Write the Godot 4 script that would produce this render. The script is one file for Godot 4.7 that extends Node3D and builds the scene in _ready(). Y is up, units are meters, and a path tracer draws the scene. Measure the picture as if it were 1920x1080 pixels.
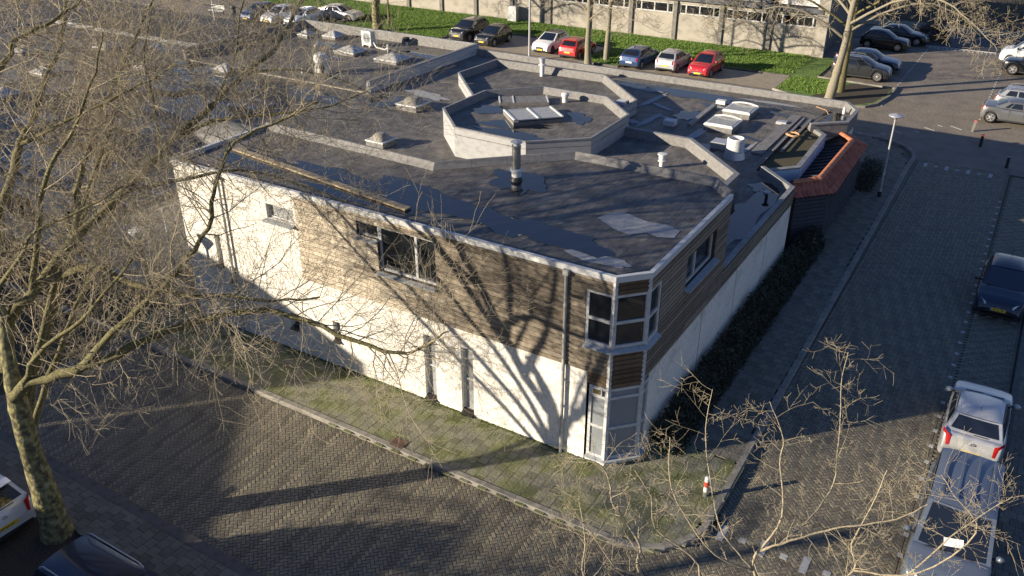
extends Node3D
# A flat-roofed corner building seen from a drone on a low-sun winter day.
# World axes: +x runs along the left facade, +z points from that facade to the street; metres.

const SUN_DIR := Vector3(0.672, -0.262, -0.695)   # the way the light travels
const CAM := Vector3(0, 16.2, 0)
const CAM_F := 1620.0      # focal length in pixels of a 1920 px wide frame
var M := {}
var used := {}
var rng := RandomNumberGenerator.new()
var fwd: Vector3
var cam_up: Vector3
var cam_right: Vector3


func _ready() -> void:
	rng.seed = 7
	make_camera_and_light()
	make_materials()
	make_ground()
	make_building()
	make_rear_wing()
	make_annex()
	make_apartments()
	make_shade_houses()
	make_roof_things()
	make_vegetation()
	make_cars()
	make_street_things()


func make_camera_and_light() -> void:
	var cam := Camera3D.new()
	cam.name = "camera"
	add_child(cam)
	cam.position = CAM
	cam.rotation_degrees = Vector3(-28.2, 31.5, 0)
	cam.fov = 36.87
	cam.near = 0.1
	cam.far = 900.0
	cam.current = true
	var a := deg_to_rad(31.5)
	var t := deg_to_rad(28.2)
	fwd = Vector3(-sin(a) * cos(t), -sin(t), -cos(a) * cos(t))
	cam_right = Vector3(cos(a), 0, -sin(a))
	cam_up = cam_right.cross(fwd)
	var we := WorldEnvironment.new()
	we.name = "world_environment"
	var env := Environment.new()
	env.background_mode = Environment.BG_SKY
	var sky := Sky.new()
	var sm := ProceduralSkyMaterial.new()
	sm.sky_top_color = Color(0.20, 0.31, 0.50)
	sm.sky_horizon_color = Color(0.66, 0.72, 0.78)
	sm.sky_curve = 0.16
	sm.sky_energy_multiplier = 0.88
	sm.ground_bottom_color = Color(0.16, 0.15, 0.14)
	sm.ground_horizon_color = Color(0.45, 0.48, 0.50)
	sm.sun_angle_max = 12.0
	sky.sky_material = sm
	env.sky = sky
	env.tonemap_mode = Environment.TONE_MAPPER_LINEAR
	env.tonemap_exposure = 2.05
	env.sdfgi_enabled = true
	env.ssao_enabled = true
	env.ssil_enabled = true
	we.environment = env
	add_child(we)
	var sun := DirectionalLight3D.new()
	sun.name = "sun"
	add_child(sun)
	sun.look_at_from_position(-SUN_DIR * 80.0, Vector3.ZERO, Vector3.UP)
	sun.light_color = Color(1.0, 0.94, 0.845)
	sun.light_energy = 1.6
	sun.light_angular_distance = 0.5
	sun.shadow_enabled = true


# ---------------------------------------------------------------- mesh builder
class MB:
	var v := PackedVector3Array()
	var n := PackedVector3Array()
	var c := PackedColorArray()
	var col := Color.WHITE
	var tinted := false

	func tri(a: Vector3, b: Vector3, d: Vector3) -> void:
		var m := (b - a).cross(d - a)
		if m.length_squared() < 1e-14:
			return
		m = m.normalized()
		v.append(a); v.append(d); v.append(b)
		n.append(m); n.append(m); n.append(m)
		if tinted:
			c.append(col); c.append(col); c.append(col)

	func quad(a: Vector3, b: Vector3, d: Vector3, e: Vector3) -> void:
		tri(a, b, d)
		tri(a, d, e)

	func tri_n(a: Vector3, b: Vector3, d: Vector3, na: Vector3, nb: Vector3, nd: Vector3) -> void:
		v.append(a); v.append(d); v.append(b)
		n.append(na); n.append(nd); n.append(nb)
		if tinted:
			c.append(col); c.append(col); c.append(col)

	func box(lo: Vector3, hi: Vector3) -> void:
		boxt(Transform3D(Basis(), (lo + hi) * 0.5), hi - lo)

	func boxt(t: Transform3D, s: Vector3, taper := 1.0) -> void:
		var p := []
		for k in 8:
			var q := Vector3(s.x * (0.5 if k & 1 else -0.5), s.y * (0.5 if k & 2 else -0.5), s.z * (0.5 if k & 4 else -0.5))
			if k & 2:
				q.x *= taper
				q.z *= taper
			p.append(t * q)
		quad(p[4], p[5], p[7], p[6])
		quad(p[1], p[0], p[2], p[3])
		quad(p[5], p[1], p[3], p[7])
		quad(p[0], p[4], p[6], p[2])
		quad(p[6], p[7], p[3], p[2])
		quad(p[0], p[1], p[5], p[4])

	# a box whose top edges are chamfered by b
	func chbox(t: Transform3D, s: Vector3, b: float) -> void:
		var hx := s.x * 0.5
		var hz := s.z * 0.5
		var r := [[-s.y * 0.5, 0.0], [s.y * 0.5 - b, 0.0], [s.y * 0.5, b]]
		var rows := []
		for q in r:
			var x: float = hx - q[1]
			var z: float = hz - q[1]
			rows.append([t * Vector3(-x, q[0], z), t * Vector3(x, q[0], z), t * Vector3(x, q[0], -z), t * Vector3(-x, q[0], -z)])
		for k in 2:
			for i in 4:
				quad(rows[k][i], rows[k][(i + 1) % 4], rows[k + 1][(i + 1) % 4], rows[k + 1][i])
		quad(rows[2][0], rows[2][1], rows[2][2], rows[2][3])

	func flat(poly: PackedVector2Array, y: float) -> void:
		var ix := Geometry2D.triangulate_polygon(poly)
		for k in range(0, ix.size(), 3):
			var a := Vector3(poly[ix[k]].x, y, poly[ix[k]].y)
			var b := Vector3(poly[ix[k + 1]].x, y, poly[ix[k + 1]].y)
			var d := Vector3(poly[ix[k + 2]].x, y, poly[ix[k + 2]].y)
			if (b - a).cross(d - a).y < 0:
				tri(a, d, b)
			else:
				tri(a, b, d)

	func prism(poly: PackedVector2Array, y0: float, y1: float, top := true) -> void:
		var k := poly.size()
		var sgn := -1.0 if Geometry2D.is_polygon_clockwise(poly) else 1.0
		for i in k:
			var a := poly[i]
			var b := poly[(i + 1) % k]
			var a0 := Vector3(a.x, y0, a.y)
			var b0 := Vector3(b.x, y0, b.y)
			var a1 := Vector3(a.x, y1, a.y)
			var b1 := Vector3(b.x, y1, b.y)
			if sgn > 0:
				quad(b0, a0, a1, b1)
			else:
				quad(a0, b0, b1, a1)
		if top:
			flat(poly, y1)

	func tube(pts: Array, rad: Array, sides := 6, cap := true) -> void:
		var rings := []
		var norms := []
		var ref := Vector3.UP
		for i in pts.size():
			var d: Vector3 = (pts[mini(i + 1, pts.size() - 1)] - pts[maxi(i - 1, 0)]).normalized()
			var x := d.cross(ref)
			if x.length() < 0.05:
				x = d.cross(Vector3(1, 0, 0.2))
			x = x.normalized()
			var y := x.cross(d).normalized()
			ref = y
			var ring := []
			var nn := []
			for k in sides:
				var a := TAU * k / sides
				var q := x * cos(a) + y * sin(a)
				ring.append(pts[i] + q * rad[i])
				nn.append(q)
			rings.append(ring)
			norms.append(nn)
		for i in pts.size() - 1:
			for k in sides:
				var k2 := (k + 1) % sides
				tri_n(rings[i][k], rings[i + 1][k2], rings[i][k2], norms[i][k], norms[i + 1][k2], norms[i][k2])
				tri_n(rings[i][k], rings[i + 1][k], rings[i + 1][k2], norms[i][k], norms[i + 1][k], norms[i + 1][k2])
		if cap:
			for k in range(1, sides - 1):
				tri(rings[-1][0], rings[-1][k + 1], rings[-1][k])
				tri(rings[0][0], rings[0][k], rings[0][k + 1])

	# profile: [radius, height] pairs from the bottom upwards, turned round the y axis of t
	func lathe(t: Transform3D, prof: Array, sides := 16, smooth := false) -> void:
		for i in prof.size() - 1:
			var r0: float = prof[i][0]
			var r1: float = prof[i + 1][0]
			var y0: float = prof[i][1]
			var y1: float = prof[i + 1][1]
			var sl := Vector2(y1 - y0, r0 - r1)
			if sl.length() < 1e-7:
				continue
			sl = sl.normalized()
			for k in sides:
				var a := TAU * k / sides
				var b := TAU * (k + 1) / sides
				var ca := Vector3(cos(a), 0, sin(a))
				var cb := Vector3(cos(b), 0, sin(b))
				var na := t.basis * (ca * sl.x + Vector3.UP * sl.y)
				var nb := t.basis * (cb * sl.x + Vector3.UP * sl.y)
				na = na.normalized()
				nb = nb.normalized()
				var p0 := t * (ca * r0 + Vector3.UP * y0)
				var p1 := t * (cb * r0 + Vector3.UP * y0)
				var p2 := t * (cb * r1 + Vector3.UP * y1)
				var p3 := t * (ca * r1 + Vector3.UP * y1)
				if r0 > 1e-5:
					tri_n(p0, p2, p1, na, nb, nb)
				if r1 > 1e-5:
					tri_n(p0, p3, p2, na, na, nb)

	# a grid of points with soft normals; flip turns it over
	func grid(g: Array, flip := false, closed := false) -> void:
		var nu := g.size()
		var nv: int = g[0].size()
		var nn := []
		for i in nu:
			var row := []
			for j in nv:
				var a: Vector3 = g[mini(i + 1, nu - 1)][j] - g[maxi(i - 1, 0)][j]
				var jm := (j - 1 + nv) % nv if closed else maxi(j - 1, 0)
				var jp := (j + 1) % nv if closed else mini(j + 1, nv - 1)
				var b: Vector3 = g[i][jp] - g[i][jm]
				var m := a.cross(b).normalized()
				row.append(-m if flip else m)
			nn.append(row)
		for i in nu - 1:
			for j in (nv if closed else nv - 1):
				var j2 := (j + 1) % nv
				if flip:
					tri_n(g[i][j], g[i][j2], g[i + 1][j2], nn[i][j], nn[i][j2], nn[i + 1][j2])
					tri_n(g[i][j], g[i + 1][j2], g[i + 1][j], nn[i][j], nn[i + 1][j2], nn[i + 1][j])
				else:
					tri_n(g[i][j], g[i + 1][j2], g[i][j2], nn[i][j], nn[i + 1][j2], nn[i][j2])
					tri_n(g[i][j], g[i + 1][j], g[i + 1][j2], nn[i][j], nn[i + 1][j], nn[i + 1][j2])

	func done() -> ArrayMesh:
		var m := ArrayMesh.new()
		if v.is_empty():
			return m
		var arr := []
		arr.resize(Mesh.ARRAY_MAX)
		arr[Mesh.ARRAY_VERTEX] = v
		arr[Mesh.ARRAY_NORMAL] = n
		if tinted:
			arr[Mesh.ARRAY_COLOR] = c
		m.add_surface_from_arrays(Mesh.PRIMITIVE_TRIANGLES, arr)
		return m


# ---------------------------------------------------------------- node helpers
func numbered(called: String) -> String:
	used[called] = used.get(called, -1) + 1
	return called if used[called] == 0 else "%s_%03d" % [called, used[called]]


func tag(o: Node, label: String, category: String, group := "") -> Node:
	o.set_meta("label", label)
	o.set_meta("category", category)
	if group:
		o.set_meta("group", group)
	return o


func thing(called: String, label: String, category: String, at := Vector3.ZERO, group := "") -> Node3D:
	var o := Node3D.new()
	o.name = numbered(called)
	add_child(o)
	o.position = at
	tag(o, label, category, group)
	return o


func structure(called: String) -> Node3D:
	var o := Node3D.new()
	o.name = numbered(called)
	add_child(o)
	o.set_meta("kind", "structure")
	return o


# a mesh in world coordinates under a part or thing (none of the parents is turned)
func part(called: String, mesh: Mesh, mat: Material, parent: Node3D, at = null) -> MeshInstance3D:
	var o := MeshInstance3D.new()
	o.name = called
	o.mesh = mesh
	o.material_override = mat
	parent.add_child(o, true)
	if at == null:
		var p: Node3D = parent
		var off := Vector3.ZERO
		while p != self and p != null:
			off += p.position
			p = p.get_parent() as Node3D
		o.position = -off
	elif at is Transform3D:
		o.transform = at
	else:
		o.position = at
	return o


func stuff(called: String, mesh: Mesh, mat: Material, parent: Node, xf: Array, cols: Array = []) -> MultiMeshInstance3D:
	var mm := MultiMesh.new()
	mm.transform_format = MultiMesh.TRANSFORM_3D
	mm.use_colors = cols.size() > 0
	mm.mesh = mesh
	mm.instance_count = xf.size()
	for i in xf.size():
		mm.set_instance_transform(i, xf[i])
		if cols.size() > 0:
			mm.set_instance_color(i, cols[i])
	var o := MultiMeshInstance3D.new()
	o.name = called
	o.multimesh = mm
	o.material_override = mat
	o.set_meta("kind", "stuff")
	parent.add_child(o, true)
	return o


func V(x: float, y: float, z: float) -> Vector3:
	return Vector3(x, y, z)


func poly(a: Array) -> PackedVector2Array:
	var p := PackedVector2Array()
	for k in range(0, a.size(), 2):
		p.append(Vector2(a[k], a[k + 1]))
	return p


func in_frame(p: Vector3) -> float:   # distance when the camera sees the point, else -1
	var d := p - CAM
	var z := d.dot(fwd)
	if z < 1.0:
		return -1.0
	if absf(d.dot(cam_right) / z * CAM_F) > 965.0 or absf(d.dot(cam_up) / z * CAM_F) > 545.0:
		return -1.0
	return z


# Lays pieces: the 300 that show largest as parts of their own, the others joined as stuff.
func lay(called: String, joined: String, meshes: Array, mats: Array, parent: Node3D, xf: Array) -> void:
	var order := []
	for i in xf.size():
		var d := in_frame(xf[i].origin)
		order.append([d if d > 0 else 9999.0, i])
	order.sort_custom(func(a, b): return a[0] < b[0] or (a[0] == b[0] and a[1] < b[1]))
	var rest := []
	for j in mats.size():
		rest.append([])
	for k in order.size():
		var i: int = order[k][1]
		var j := (i * 7919 + (i / 13) * 31) % mats.size()
		if k < 300:
			part(called, meshes[j % meshes.size()], mats[j], parent, xf[i])
		else:
			rest[j].append(xf[i])
	for j in mats.size():
		if rest[j].size() > 0:
			stuff(joined, meshes[j % meshes.size()], mats[j], parent, rest[j])


# Offsets of a bent line: for each point the mitred normal towards its right hand
func miters(pts: PackedVector2Array, closed: bool) -> Array:
	var out := []
	var k := pts.size()
	for i in k:
		var a := pts[i] - pts[i - 1 if i > 0 else (k - 1 if closed else 0)]
		var b := pts[(i + 1) % k if closed else mini(i + 1, k - 1)] - pts[i]
		if a.length() < 1e-6:
			a = b
		if b.length() < 1e-6:
			b = a
		a = a.normalized()
		b = b.normalized()
		var na := Vector2(-a.y, a.x)
		var nb := Vector2(-b.y, b.x)
		var m := (na + nb).normalized()
		out.append(m / maxf(m.dot(na), 0.35))
	return out


# One stretch of a profile [[offset to the right, y], ...] (closed loop) between two points with their mitres
func stretch(mb: MB, a: Vector2, b: Vector2, ma: Vector2, mc: Vector2, prof: Array) -> void:
	var k := prof.size()
	var pa := []
	var pb := []
	for q in prof:
		var u: Vector2 = a + ma * q[0]
		var w: Vector2 = b + mc * q[0]
		pa.append(Vector3(u.x, q[1], u.y))
		pb.append(Vector3(w.x, q[1], w.y))
	for i in k:
		var j := (i + 1) % k
		mb.quad(pa[i], pb[i], pb[j], pa[j])
	for i in range(1, k - 1):
		mb.tri(pa[0], pa[i], pa[i + 1])
		mb.tri(pb[0], pb[i + 1], pb[i])


# Sweeps a profile along a line. With a length, every piece of about that length is a part of its own.
func sweep(called: String, mat, parent: Node3D, pts: PackedVector2Array, closed: bool, prof: Array, length := 0.0, gap := 0.004) -> void:
	var mi := miters(pts, closed)
	var k := pts.size()
	var whole := MB.new()
	for i in (k if closed else k - 1):
		var j := (i + 1) % k
		var count := 1 if length <= 0.0 else maxi(1, int(round(pts[i].distance_to(pts[j]) / length)))
		for s in count:
			var t0 := float(s) / count
			var t1 := float(s + 1) / count
			var g := gap / maxf(pts[i].distance_to(pts[j]), 0.01) if length > 0.0 else 0.0
			var a: Vector2 = pts[i].lerp(pts[j], t0 + (g if s > 0 else 0.0))
			var b: Vector2 = pts[i].lerp(pts[j], t1)
			var d: Vector2 = (pts[j] - pts[i]).normalized()
			var nn := Vector2(-d.y, d.x)
			var ma: Vector2 = mi[i] if s == 0 else nn
			var mc: Vector2 = mi[j] if s == count - 1 else nn
			if length > 0.0:
				var mb := MB.new()
				stretch(mb, a, b, ma, mc, prof)
				part(called, mb.done(), mat[(i * 5 + s * 3) % mat.size()] if mat is Array else mat, parent)
			else:
				stretch(whole, a, b, ma, mc, prof)
	if length <= 0.0:
		part(called, whole.done(), mat[0] if mat is Array else mat, parent)


# ---------------------------------------------------------------- materials
func lin(r: float, g: float, b: float) -> Color:   # a real-world base colour (linear) as the sRGB value materials want
	return Color(r, g, b).linear_to_srgb()


func noise_tex(sd: int, freq: float, octaves: int, ramp: Array, size := 512, kind := FastNoiseLite.TYPE_SIMPLEX_SMOOTH, cell := false) -> NoiseTexture2D:
	var f := FastNoiseLite.new()
	f.seed = sd
	f.noise_type = FastNoiseLite.TYPE_CELLULAR if cell else kind
	f.frequency = freq
	f.fractal_octaves = octaves
	f.fractal_gain = 0.55
	var t := NoiseTexture2D.new()
	t.width = size
	t.height = size
	t.seamless = true
	t.seamless_blend_skirt = 0.2
	t.noise = f
	var g := Gradient.new()
	var offs := PackedFloat32Array()
	var cols := PackedColorArray()
	for r in ramp:
		offs.append(r[0])
		cols.append(r[1])
	g.offsets = offs
	g.colors = cols
	t.color_ramp = g
	return t


func bump_tex(sd: int, freq: float, octaves: int, strength: float, size := 512) -> NoiseTexture2D:
	var f := FastNoiseLite.new()
	f.seed = sd
	f.frequency = freq
	f.fractal_octaves = octaves
	var t := NoiseTexture2D.new()
	t.width = size
	t.height = size
	t.seamless = true
	t.as_normal_map = true
	t.bump_strength = strength
	t.noise = f
	return t


func plain(c: Color, rough := 0.6, metal := 0.0) -> StandardMaterial3D:
	var m := StandardMaterial3D.new()
	m.albedo_color = c
	m.roughness = rough
	m.metallic = metal
	return m


# triplanar in the world: colour noise of tile metres, finer noise over it, relief
func tex(c: Color, rough: float, ramp: Texture2D, tile: Vector3, fine: Texture2D = null, fine_tile := Vector3.ONE, bump: Texture2D = null, depth := 1.0) -> StandardMaterial3D:
	var m := plain(c, rough)
	m.albedo_texture = ramp
	m.uv1_triplanar = true
	m.uv1_world_triplanar = true
	m.uv1_scale = Vector3(1.0 / tile.x, 1.0 / tile.y, 1.0 / tile.z)
	if fine:
		m.detail_enabled = true
		m.detail_albedo = fine
		m.detail_blend_mode = BaseMaterial3D.BLEND_MODE_MUL
		m.detail_uv_layer = BaseMaterial3D.DETAIL_UV_2
		m.uv2_triplanar = true
		m.uv2_world_triplanar = true
		m.uv2_scale = Vector3(1.0 / fine_tile.x, 1.0 / fine_tile.y, 1.0 / fine_tile.z)
	if bump:
		m.normal_enabled = true
		m.normal_texture = bump
		m.normal_scale = depth
	return m


func grey(a: float) -> Color:
	return Color(a, a, a)


func make_materials() -> void:
	var blotch := noise_tex(3, 0.010, 5, [[0.0, grey(0.72)], [0.45, grey(0.92)], [1.0, grey(1.0)]])
	var speck := noise_tex(5, 0.09, 3, [[0.0, grey(0.55)], [0.4, grey(0.88)], [0.75, grey(1.0)], [1.0, grey(1.0)]])
	var streak := noise_tex(8, 0.02, 5, [[0.0, grey(0.66)], [0.35, grey(0.86)], [0.6, grey(0.97)], [1.0, grey(1.0)]])
	var rough_b := bump_tex(9, 0.08, 3, 2.0)
	var grit := noise_tex(6, 0.12, 3, [[0.0, grey(0.78)], [0.4, grey(0.95)], [1.0, grey(1.0)]])
	var soft_b := bump_tex(12, 0.02, 4, 6.0)
	# paving: clay bricks in several tones, slabs with algae
	var algae := noise_tex(21, 0.008, 5, [[0.0, lin(0.21, 0.205, 0.175)], [0.35, lin(0.235, 0.23, 0.175)], [0.55, lin(0.215, 0.22, 0.135)], [0.75, lin(0.175, 0.19, 0.085)], [1.0, lin(0.14, 0.155, 0.06)]])
	var pave := noise_tex(22, 0.012, 5, [[0.0, lin(0.15, 0.136, 0.108)], [0.5, lin(0.225, 0.208, 0.162)], [1.0, lin(0.275, 0.258, 0.19)]])
	M.bricks = []
	for c in [lin(0.84, 0.82, 0.80), lin(0.62, 0.60, 0.58), lin(1.0, 0.95, 0.88), lin(0.74, 0.74, 0.75), lin(0.90, 0.85, 0.78)]:
		M.bricks.append(tex(c, 0.62, pave, Vector3.ONE * 5.0, grit, Vector3.ONE * 0.55, rough_b, 0.4))
	M.slabs = []
	for c in [lin(1.0, 0.98, 0.94), lin(0.82, 0.82, 0.78), lin(0.92, 0.90, 0.84), lin(1.0, 1.0, 0.9), lin(0.68, 0.68, 0.60)]:
		M.slabs.append(tex(c, 0.75, algae, Vector3.ONE * 4.5, grit, Vector3.ONE * 0.6, rough_b, 0.5))
	var dryslab := noise_tex(23, 0.012, 5, [[0.0, lin(0.165, 0.155, 0.13)], [0.5, lin(0.21, 0.197, 0.165)], [1.0, lin(0.24, 0.225, 0.18)]])
	M.side_slabs = []
	for c in [lin(1.0, 0.98, 0.94), lin(0.82, 0.82, 0.78), lin(0.92, 0.90, 0.84), lin(0.70, 0.69, 0.64)]:
		M.side_slabs.append(tex(c, 0.75, dryslab, Vector3.ONE * 4.5, speck, Vector3.ONE * 0.6, rough_b, 0.5))
	M.joint = tex(lin(0.9, 0.9, 0.8), 0.95, noise_tex(24, 0.03, 4, [[0.0, lin(0.035, 0.033, 0.025)], [0.55, lin(0.06, 0.055, 0.04)], [1.0, lin(0.06, 0.075, 0.025)]]), Vector3.ONE * 3.0)
	M.far_paving = tex(lin(0.92, 0.9, 0.88), 0.8, noise_tex(25, 0.012, 5, [[0.0, lin(0.17, 0.15, 0.12)], [0.5, lin(0.235, 0.205, 0.165)], [1.0, lin(0.27, 0.24, 0.195)]]), Vector3.ONE * 11.0, grit, Vector3(0.8, 0.8, 0.35), rough_b, 0.3)
	M.parking_paving = tex(lin(1.0, 0.98, 0.94), 0.8, noise_tex(26, 0.02, 4, [[0.0, lin(0.26, 0.23, 0.18)], [0.5, lin(0.32, 0.285, 0.23)], [1.0, lin(0.36, 0.32, 0.26)]]), Vector3.ONE * 7.0, grit, Vector3(0.5, 0.5, 0.25), rough_b, 0.3)
	M.asphalt = tex(lin(1, 1, 1), 0.7, noise_tex(27, 0.02, 4, [[0.0, lin(0.045, 0.047, 0.052)], [1.0, lin(0.075, 0.077, 0.082)]]), Vector3.ONE * 9.0, speck, Vector3.ONE * 0.7, rough_b, 0.5)
	M.kerb = [tex(lin(0.95, 0.93, 0.88), 0.8, blotch, Vector3.ONE * 2.0, speck, Vector3.ONE * 0.5, rough_b, 0.4), tex(lin(0.9, 0.88, 0.82), 0.8, blotch, Vector3.ONE * 2.3, speck, Vector3.ONE * 0.5)]
	M.kerb[0].albedo_color = lin(0.36, 0.34, 0.29)
	M.kerb[1].albedo_color = lin(0.30, 0.285, 0.245)
	M.grey_kerb = [tex(lin(0.15, 0.145, 0.135), 0.8, blotch, Vector3.ONE * 2.0, speck, Vector3.ONE * 0.5)]
	M.soil = tex(lin(1, 1, 1), 0.95, noise_tex(28, 0.05, 4, [[0.0, lin(0.03, 0.024, 0.016)], [0.6, lin(0.07, 0.055, 0.036)], [1.0, lin(0.11, 0.09, 0.06)]]), Vector3.ONE * 2.0, speck, Vector3.ONE * 0.4, rough_b, 1.0)
	M.lawn = tex(lin(1, 1, 1), 0.9, noise_tex(29, 0.014, 5, [[0.0, lin(0.075, 0.13, 0.02)], [0.35, lin(0.11, 0.205, 0.028)], [0.65, lin(0.155, 0.25, 0.04)], [0.85, lin(0.20, 0.23, 0.07)], [1.0, lin(0.20, 0.18, 0.09)]]), Vector3.ONE * 8.0, speck, Vector3.ONE * 0.7, rough_b, 1.0)
	M.paint = tex(lin(0.60, 0.60, 0.58), 0.7, blotch, Vector3.ONE * 0.8, speck, Vector3.ONE * 0.3)
	# walls
	M.white_wall = tex(lin(0.76, 0.735, 0.675), 0.85, noise_tex(31, 0.007, 5, [[0.0, grey(0.86)], [0.35, grey(0.96)], [1.0, grey(1.0)]]), Vector3(6, 4, 6), noise_tex(32, 0.03, 5, [[0.0, lin(0.55, 0.52, 0.44)], [0.28, lin(0.86, 0.84, 0.79)], [0.5, grey(1.0)], [1.0, grey(1)]]), Vector3(1.3, 5.0, 1.3), bump_tex(33, 0.06, 3, 3.0), 0.5)
	M.stucco = tex(lin(0.62, 0.62, 0.60), 0.9, blotch, Vector3(5, 3, 5), speck, Vector3.ONE * 0.4, rough_b, 0.7)
	M.oct_wall = tex(lin(0.34, 0.345, 0.35), 0.7, noise_tex(35, 0.012, 4, [[0.0, grey(0.86)], [0.5, grey(0.97)], [1.0, grey(1.0)]]), Vector3(3, 1.5, 3))
	var grain := noise_tex(41, 0.018, 5, [[0.0, lin(0.34, 0.29, 0.24)], [0.35, lin(0.62, 0.56, 0.47)], [0.6, lin(0.85, 0.79, 0.69)], [1.0, lin(1, 0.96, 0.88)]])
	var knots := noise_tex(42, 0.03, 2, [[0.0, grey(0.35)], [0.16, grey(0.75)], [0.3, grey(1.0)], [1.0, grey(1.0)]])
	M.planks = []
	M.planks_z = []
	M.planks_dark = []
	for c in [lin(0.325, 0.295, 0.255), lin(0.265, 0.24, 0.208), lin(0.375, 0.345, 0.30), lin(0.225, 0.203, 0.175)]:
		M.planks.append(tex(c, 0.85, grain, Vector3(2.2, 0.16, 0.16), knots, Vector3(1.3, 0.4, 0.4)))
		M.planks_z.append(tex(c, 0.85, grain, Vector3(0.16, 0.16, 2.2), knots, Vector3(0.4, 0.4, 1.3)))
	for c in [lin(0.15, 0.11, 0.075), lin(0.185, 0.14, 0.10), lin(0.12, 0.088, 0.062)]:
		M.planks_dark.append(tex(c, 0.8, grain, Vector3(1.6, 0.13, 1.6), knots, Vector3(0.9, 0.3, 0.9)))
	M.planks_pale = []
	for c in [lin(0.66, 0.63, 0.57), lin(0.60, 0.565, 0.505), lin(0.74, 0.71, 0.65)]:
		M.planks_pale.append(tex(c, 0.85, grain, Vector3(2.2, 0.16, 0.16), knots, Vector3(1.3, 0.4, 0.4)))
	M.batten = plain(lin(0.04, 0.033, 0.027), 0.9)
	M.siding = [tex(lin(0.095, 0.105, 0.13), 0.45, blotch, Vector3(2, 0.4, 2)), tex(lin(0.085, 0.094, 0.118), 0.45, blotch, Vector3(2, 0.4, 2))]
	M.blue_board = [tex(lin(0.42, 0.58, 0.78), 0.6, blotch, Vector3(1.4, 0.3, 1.4))]
	M.grey_board = [tex(lin(0.56, 0.58, 0.60), 0.7, blotch, Vector3(3, 0.6, 3)), tex(lin(0.50, 0.52, 0.55), 0.7, blotch, Vector3(3, 0.6, 3))]
	M.frame = tex(lin(0.74, 0.75, 0.74), 0.5, blotch, Vector3.ONE * 0.8, speck, Vector3.ONE * 0.25)
	M.trim = tex(lin(0.60, 0.61, 0.60), 0.5, grit, Vector3.ONE * 1.5)
	M.sill = tex(lin(0.42, 0.45, 0.47), 0.55, blotch, Vector3.ONE * 1.2)
	M.sill_tile = plain(lin(0.03, 0.027, 0.024), 0.4)
	M.pipe = tex(lin(0.46, 0.46, 0.43), 0.5, blotch, Vector3.ONE * 1.2)
	M.glass = plain(Color(lin(0.03, 0.035, 0.04), 0.30), 0.03)
	M.glass.transparency = BaseMaterial3D.TRANSPARENCY_ALPHA
	M.glass.metallic_specular = 0.6
	M.room = plain(lin(0.44, 0.42, 0.38), 0.9)
	M.blind = plain(lin(0.22, 0.24, 0.255), 0.12)
	M.white_blind = plain(lin(0.27, 0.28, 0.285), 0.15)
	# roofs
	var felt_n := noise_tex(51, 0.009, 5, [[0.0, lin(0.105, 0.102, 0.098)], [0.4, lin(0.165, 0.158, 0.148)], [0.65, lin(0.215, 0.205, 0.188)], [1.0, lin(0.27, 0.255, 0.232)]])
	M.felt = []
	for k in [1.0, 0.9, 0.95, 0.84]:
		M.felt.append(tex(lin(k * 0.90, k * 0.86, k * 0.80), 0.62, felt_n, Vector3(4.5, 4.5, 4.5), streak, Vector3(1.6, 1, 7.0), rough_b, 0.15))
	M.upstand = tex(lin(1, 1, 1), 0.8, noise_tex(52, 0.02, 4, [[0.0, lin(0.085, 0.083, 0.08)], [0.3, lin(0.19, 0.185, 0.18)], [0.7, lin(0.25, 0.243, 0.234)], [1.0, lin(0.30, 0.29, 0.275)]]), Vector3(3.2, 2.0, 3.2), speck, Vector3.ONE * 0.5)
	M.coping = [tex(lin(0.27, 0.275, 0.28), 0.6, blotch, Vector3.ONE * 1.8), tex(lin(0.235, 0.24, 0.25), 0.6, blotch, Vector3.ONE * 2.1)]
	M.moss = tex(lin(1, 1, 1), 0.95, noise_tex(54, 0.04, 5, [[0.0, lin(0.025, 0.02, 0.012)], [0.45, lin(0.075, 0.062, 0.03)], [0.75, lin(0.12, 0.105, 0.045)], [1.0, lin(0.16, 0.14, 0.07)]]), Vector3.ONE * 1.8, speck, Vector3.ONE * 0.3, rough_b, 1.0)
	M.pale_patch = tex(lin(1, 1, 1), 0.8, noise_tex(55, 0.02, 5, [[0.0, lin(0.22, 0.225, 0.23)], [0.4, lin(0.33, 0.335, 0.34)], [1.0, lin(0.40, 0.405, 0.41)]]), Vector3.ONE * 1.6, grit, Vector3.ONE * 0.3)
	M.water = plain(Color(lin(0.008, 0.011, 0.018), 0.94), 0.015)
	M.water.transparency = BaseMaterial3D.TRANSPARENCY_ALPHA
	M.water.metallic_specular = 0.7
	M.black_sheet = tex(lin(0.028, 0.028, 0.03), 0.55, blotch, Vector3.ONE * 1.5)
	M.pantile = []
	for c in [lin(0.56, 0.16, 0.08), lin(0.47, 0.125, 0.068), lin(0.62, 0.195, 0.10)]:
		M.pantile.append(tex(c, 0.6, blotch, Vector3.ONE * 0.9, speck, Vector3.ONE * 0.25))
	M.ridge = []
	for c in [lin(0.70, 0.26, 0.12), lin(0.60, 0.21, 0.10)]:
		M.ridge.append(tex(c, 0.6, blotch, Vector3.ONE * 0.9, speck, Vector3.ONE * 0.25))
	M.dome = tex(lin(0.70, 0.69, 0.64), 0.3, blotch, Vector3.ONE * 1.5, speck, Vector3.ONE * 0.5)
	M.old_dome = tex(lin(0.40, 0.37, 0.30), 0.5, blotch, Vector3.ONE * 0.8, speck, Vector3.ONE * 0.4)
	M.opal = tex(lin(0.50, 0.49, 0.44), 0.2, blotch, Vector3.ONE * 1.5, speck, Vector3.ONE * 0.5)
	M.metal = tex(lin(0.55, 0.54, 0.52), 0.32, blotch, Vector3.ONE * 0.6)
	M.metal.metallic = 0.85
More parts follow.
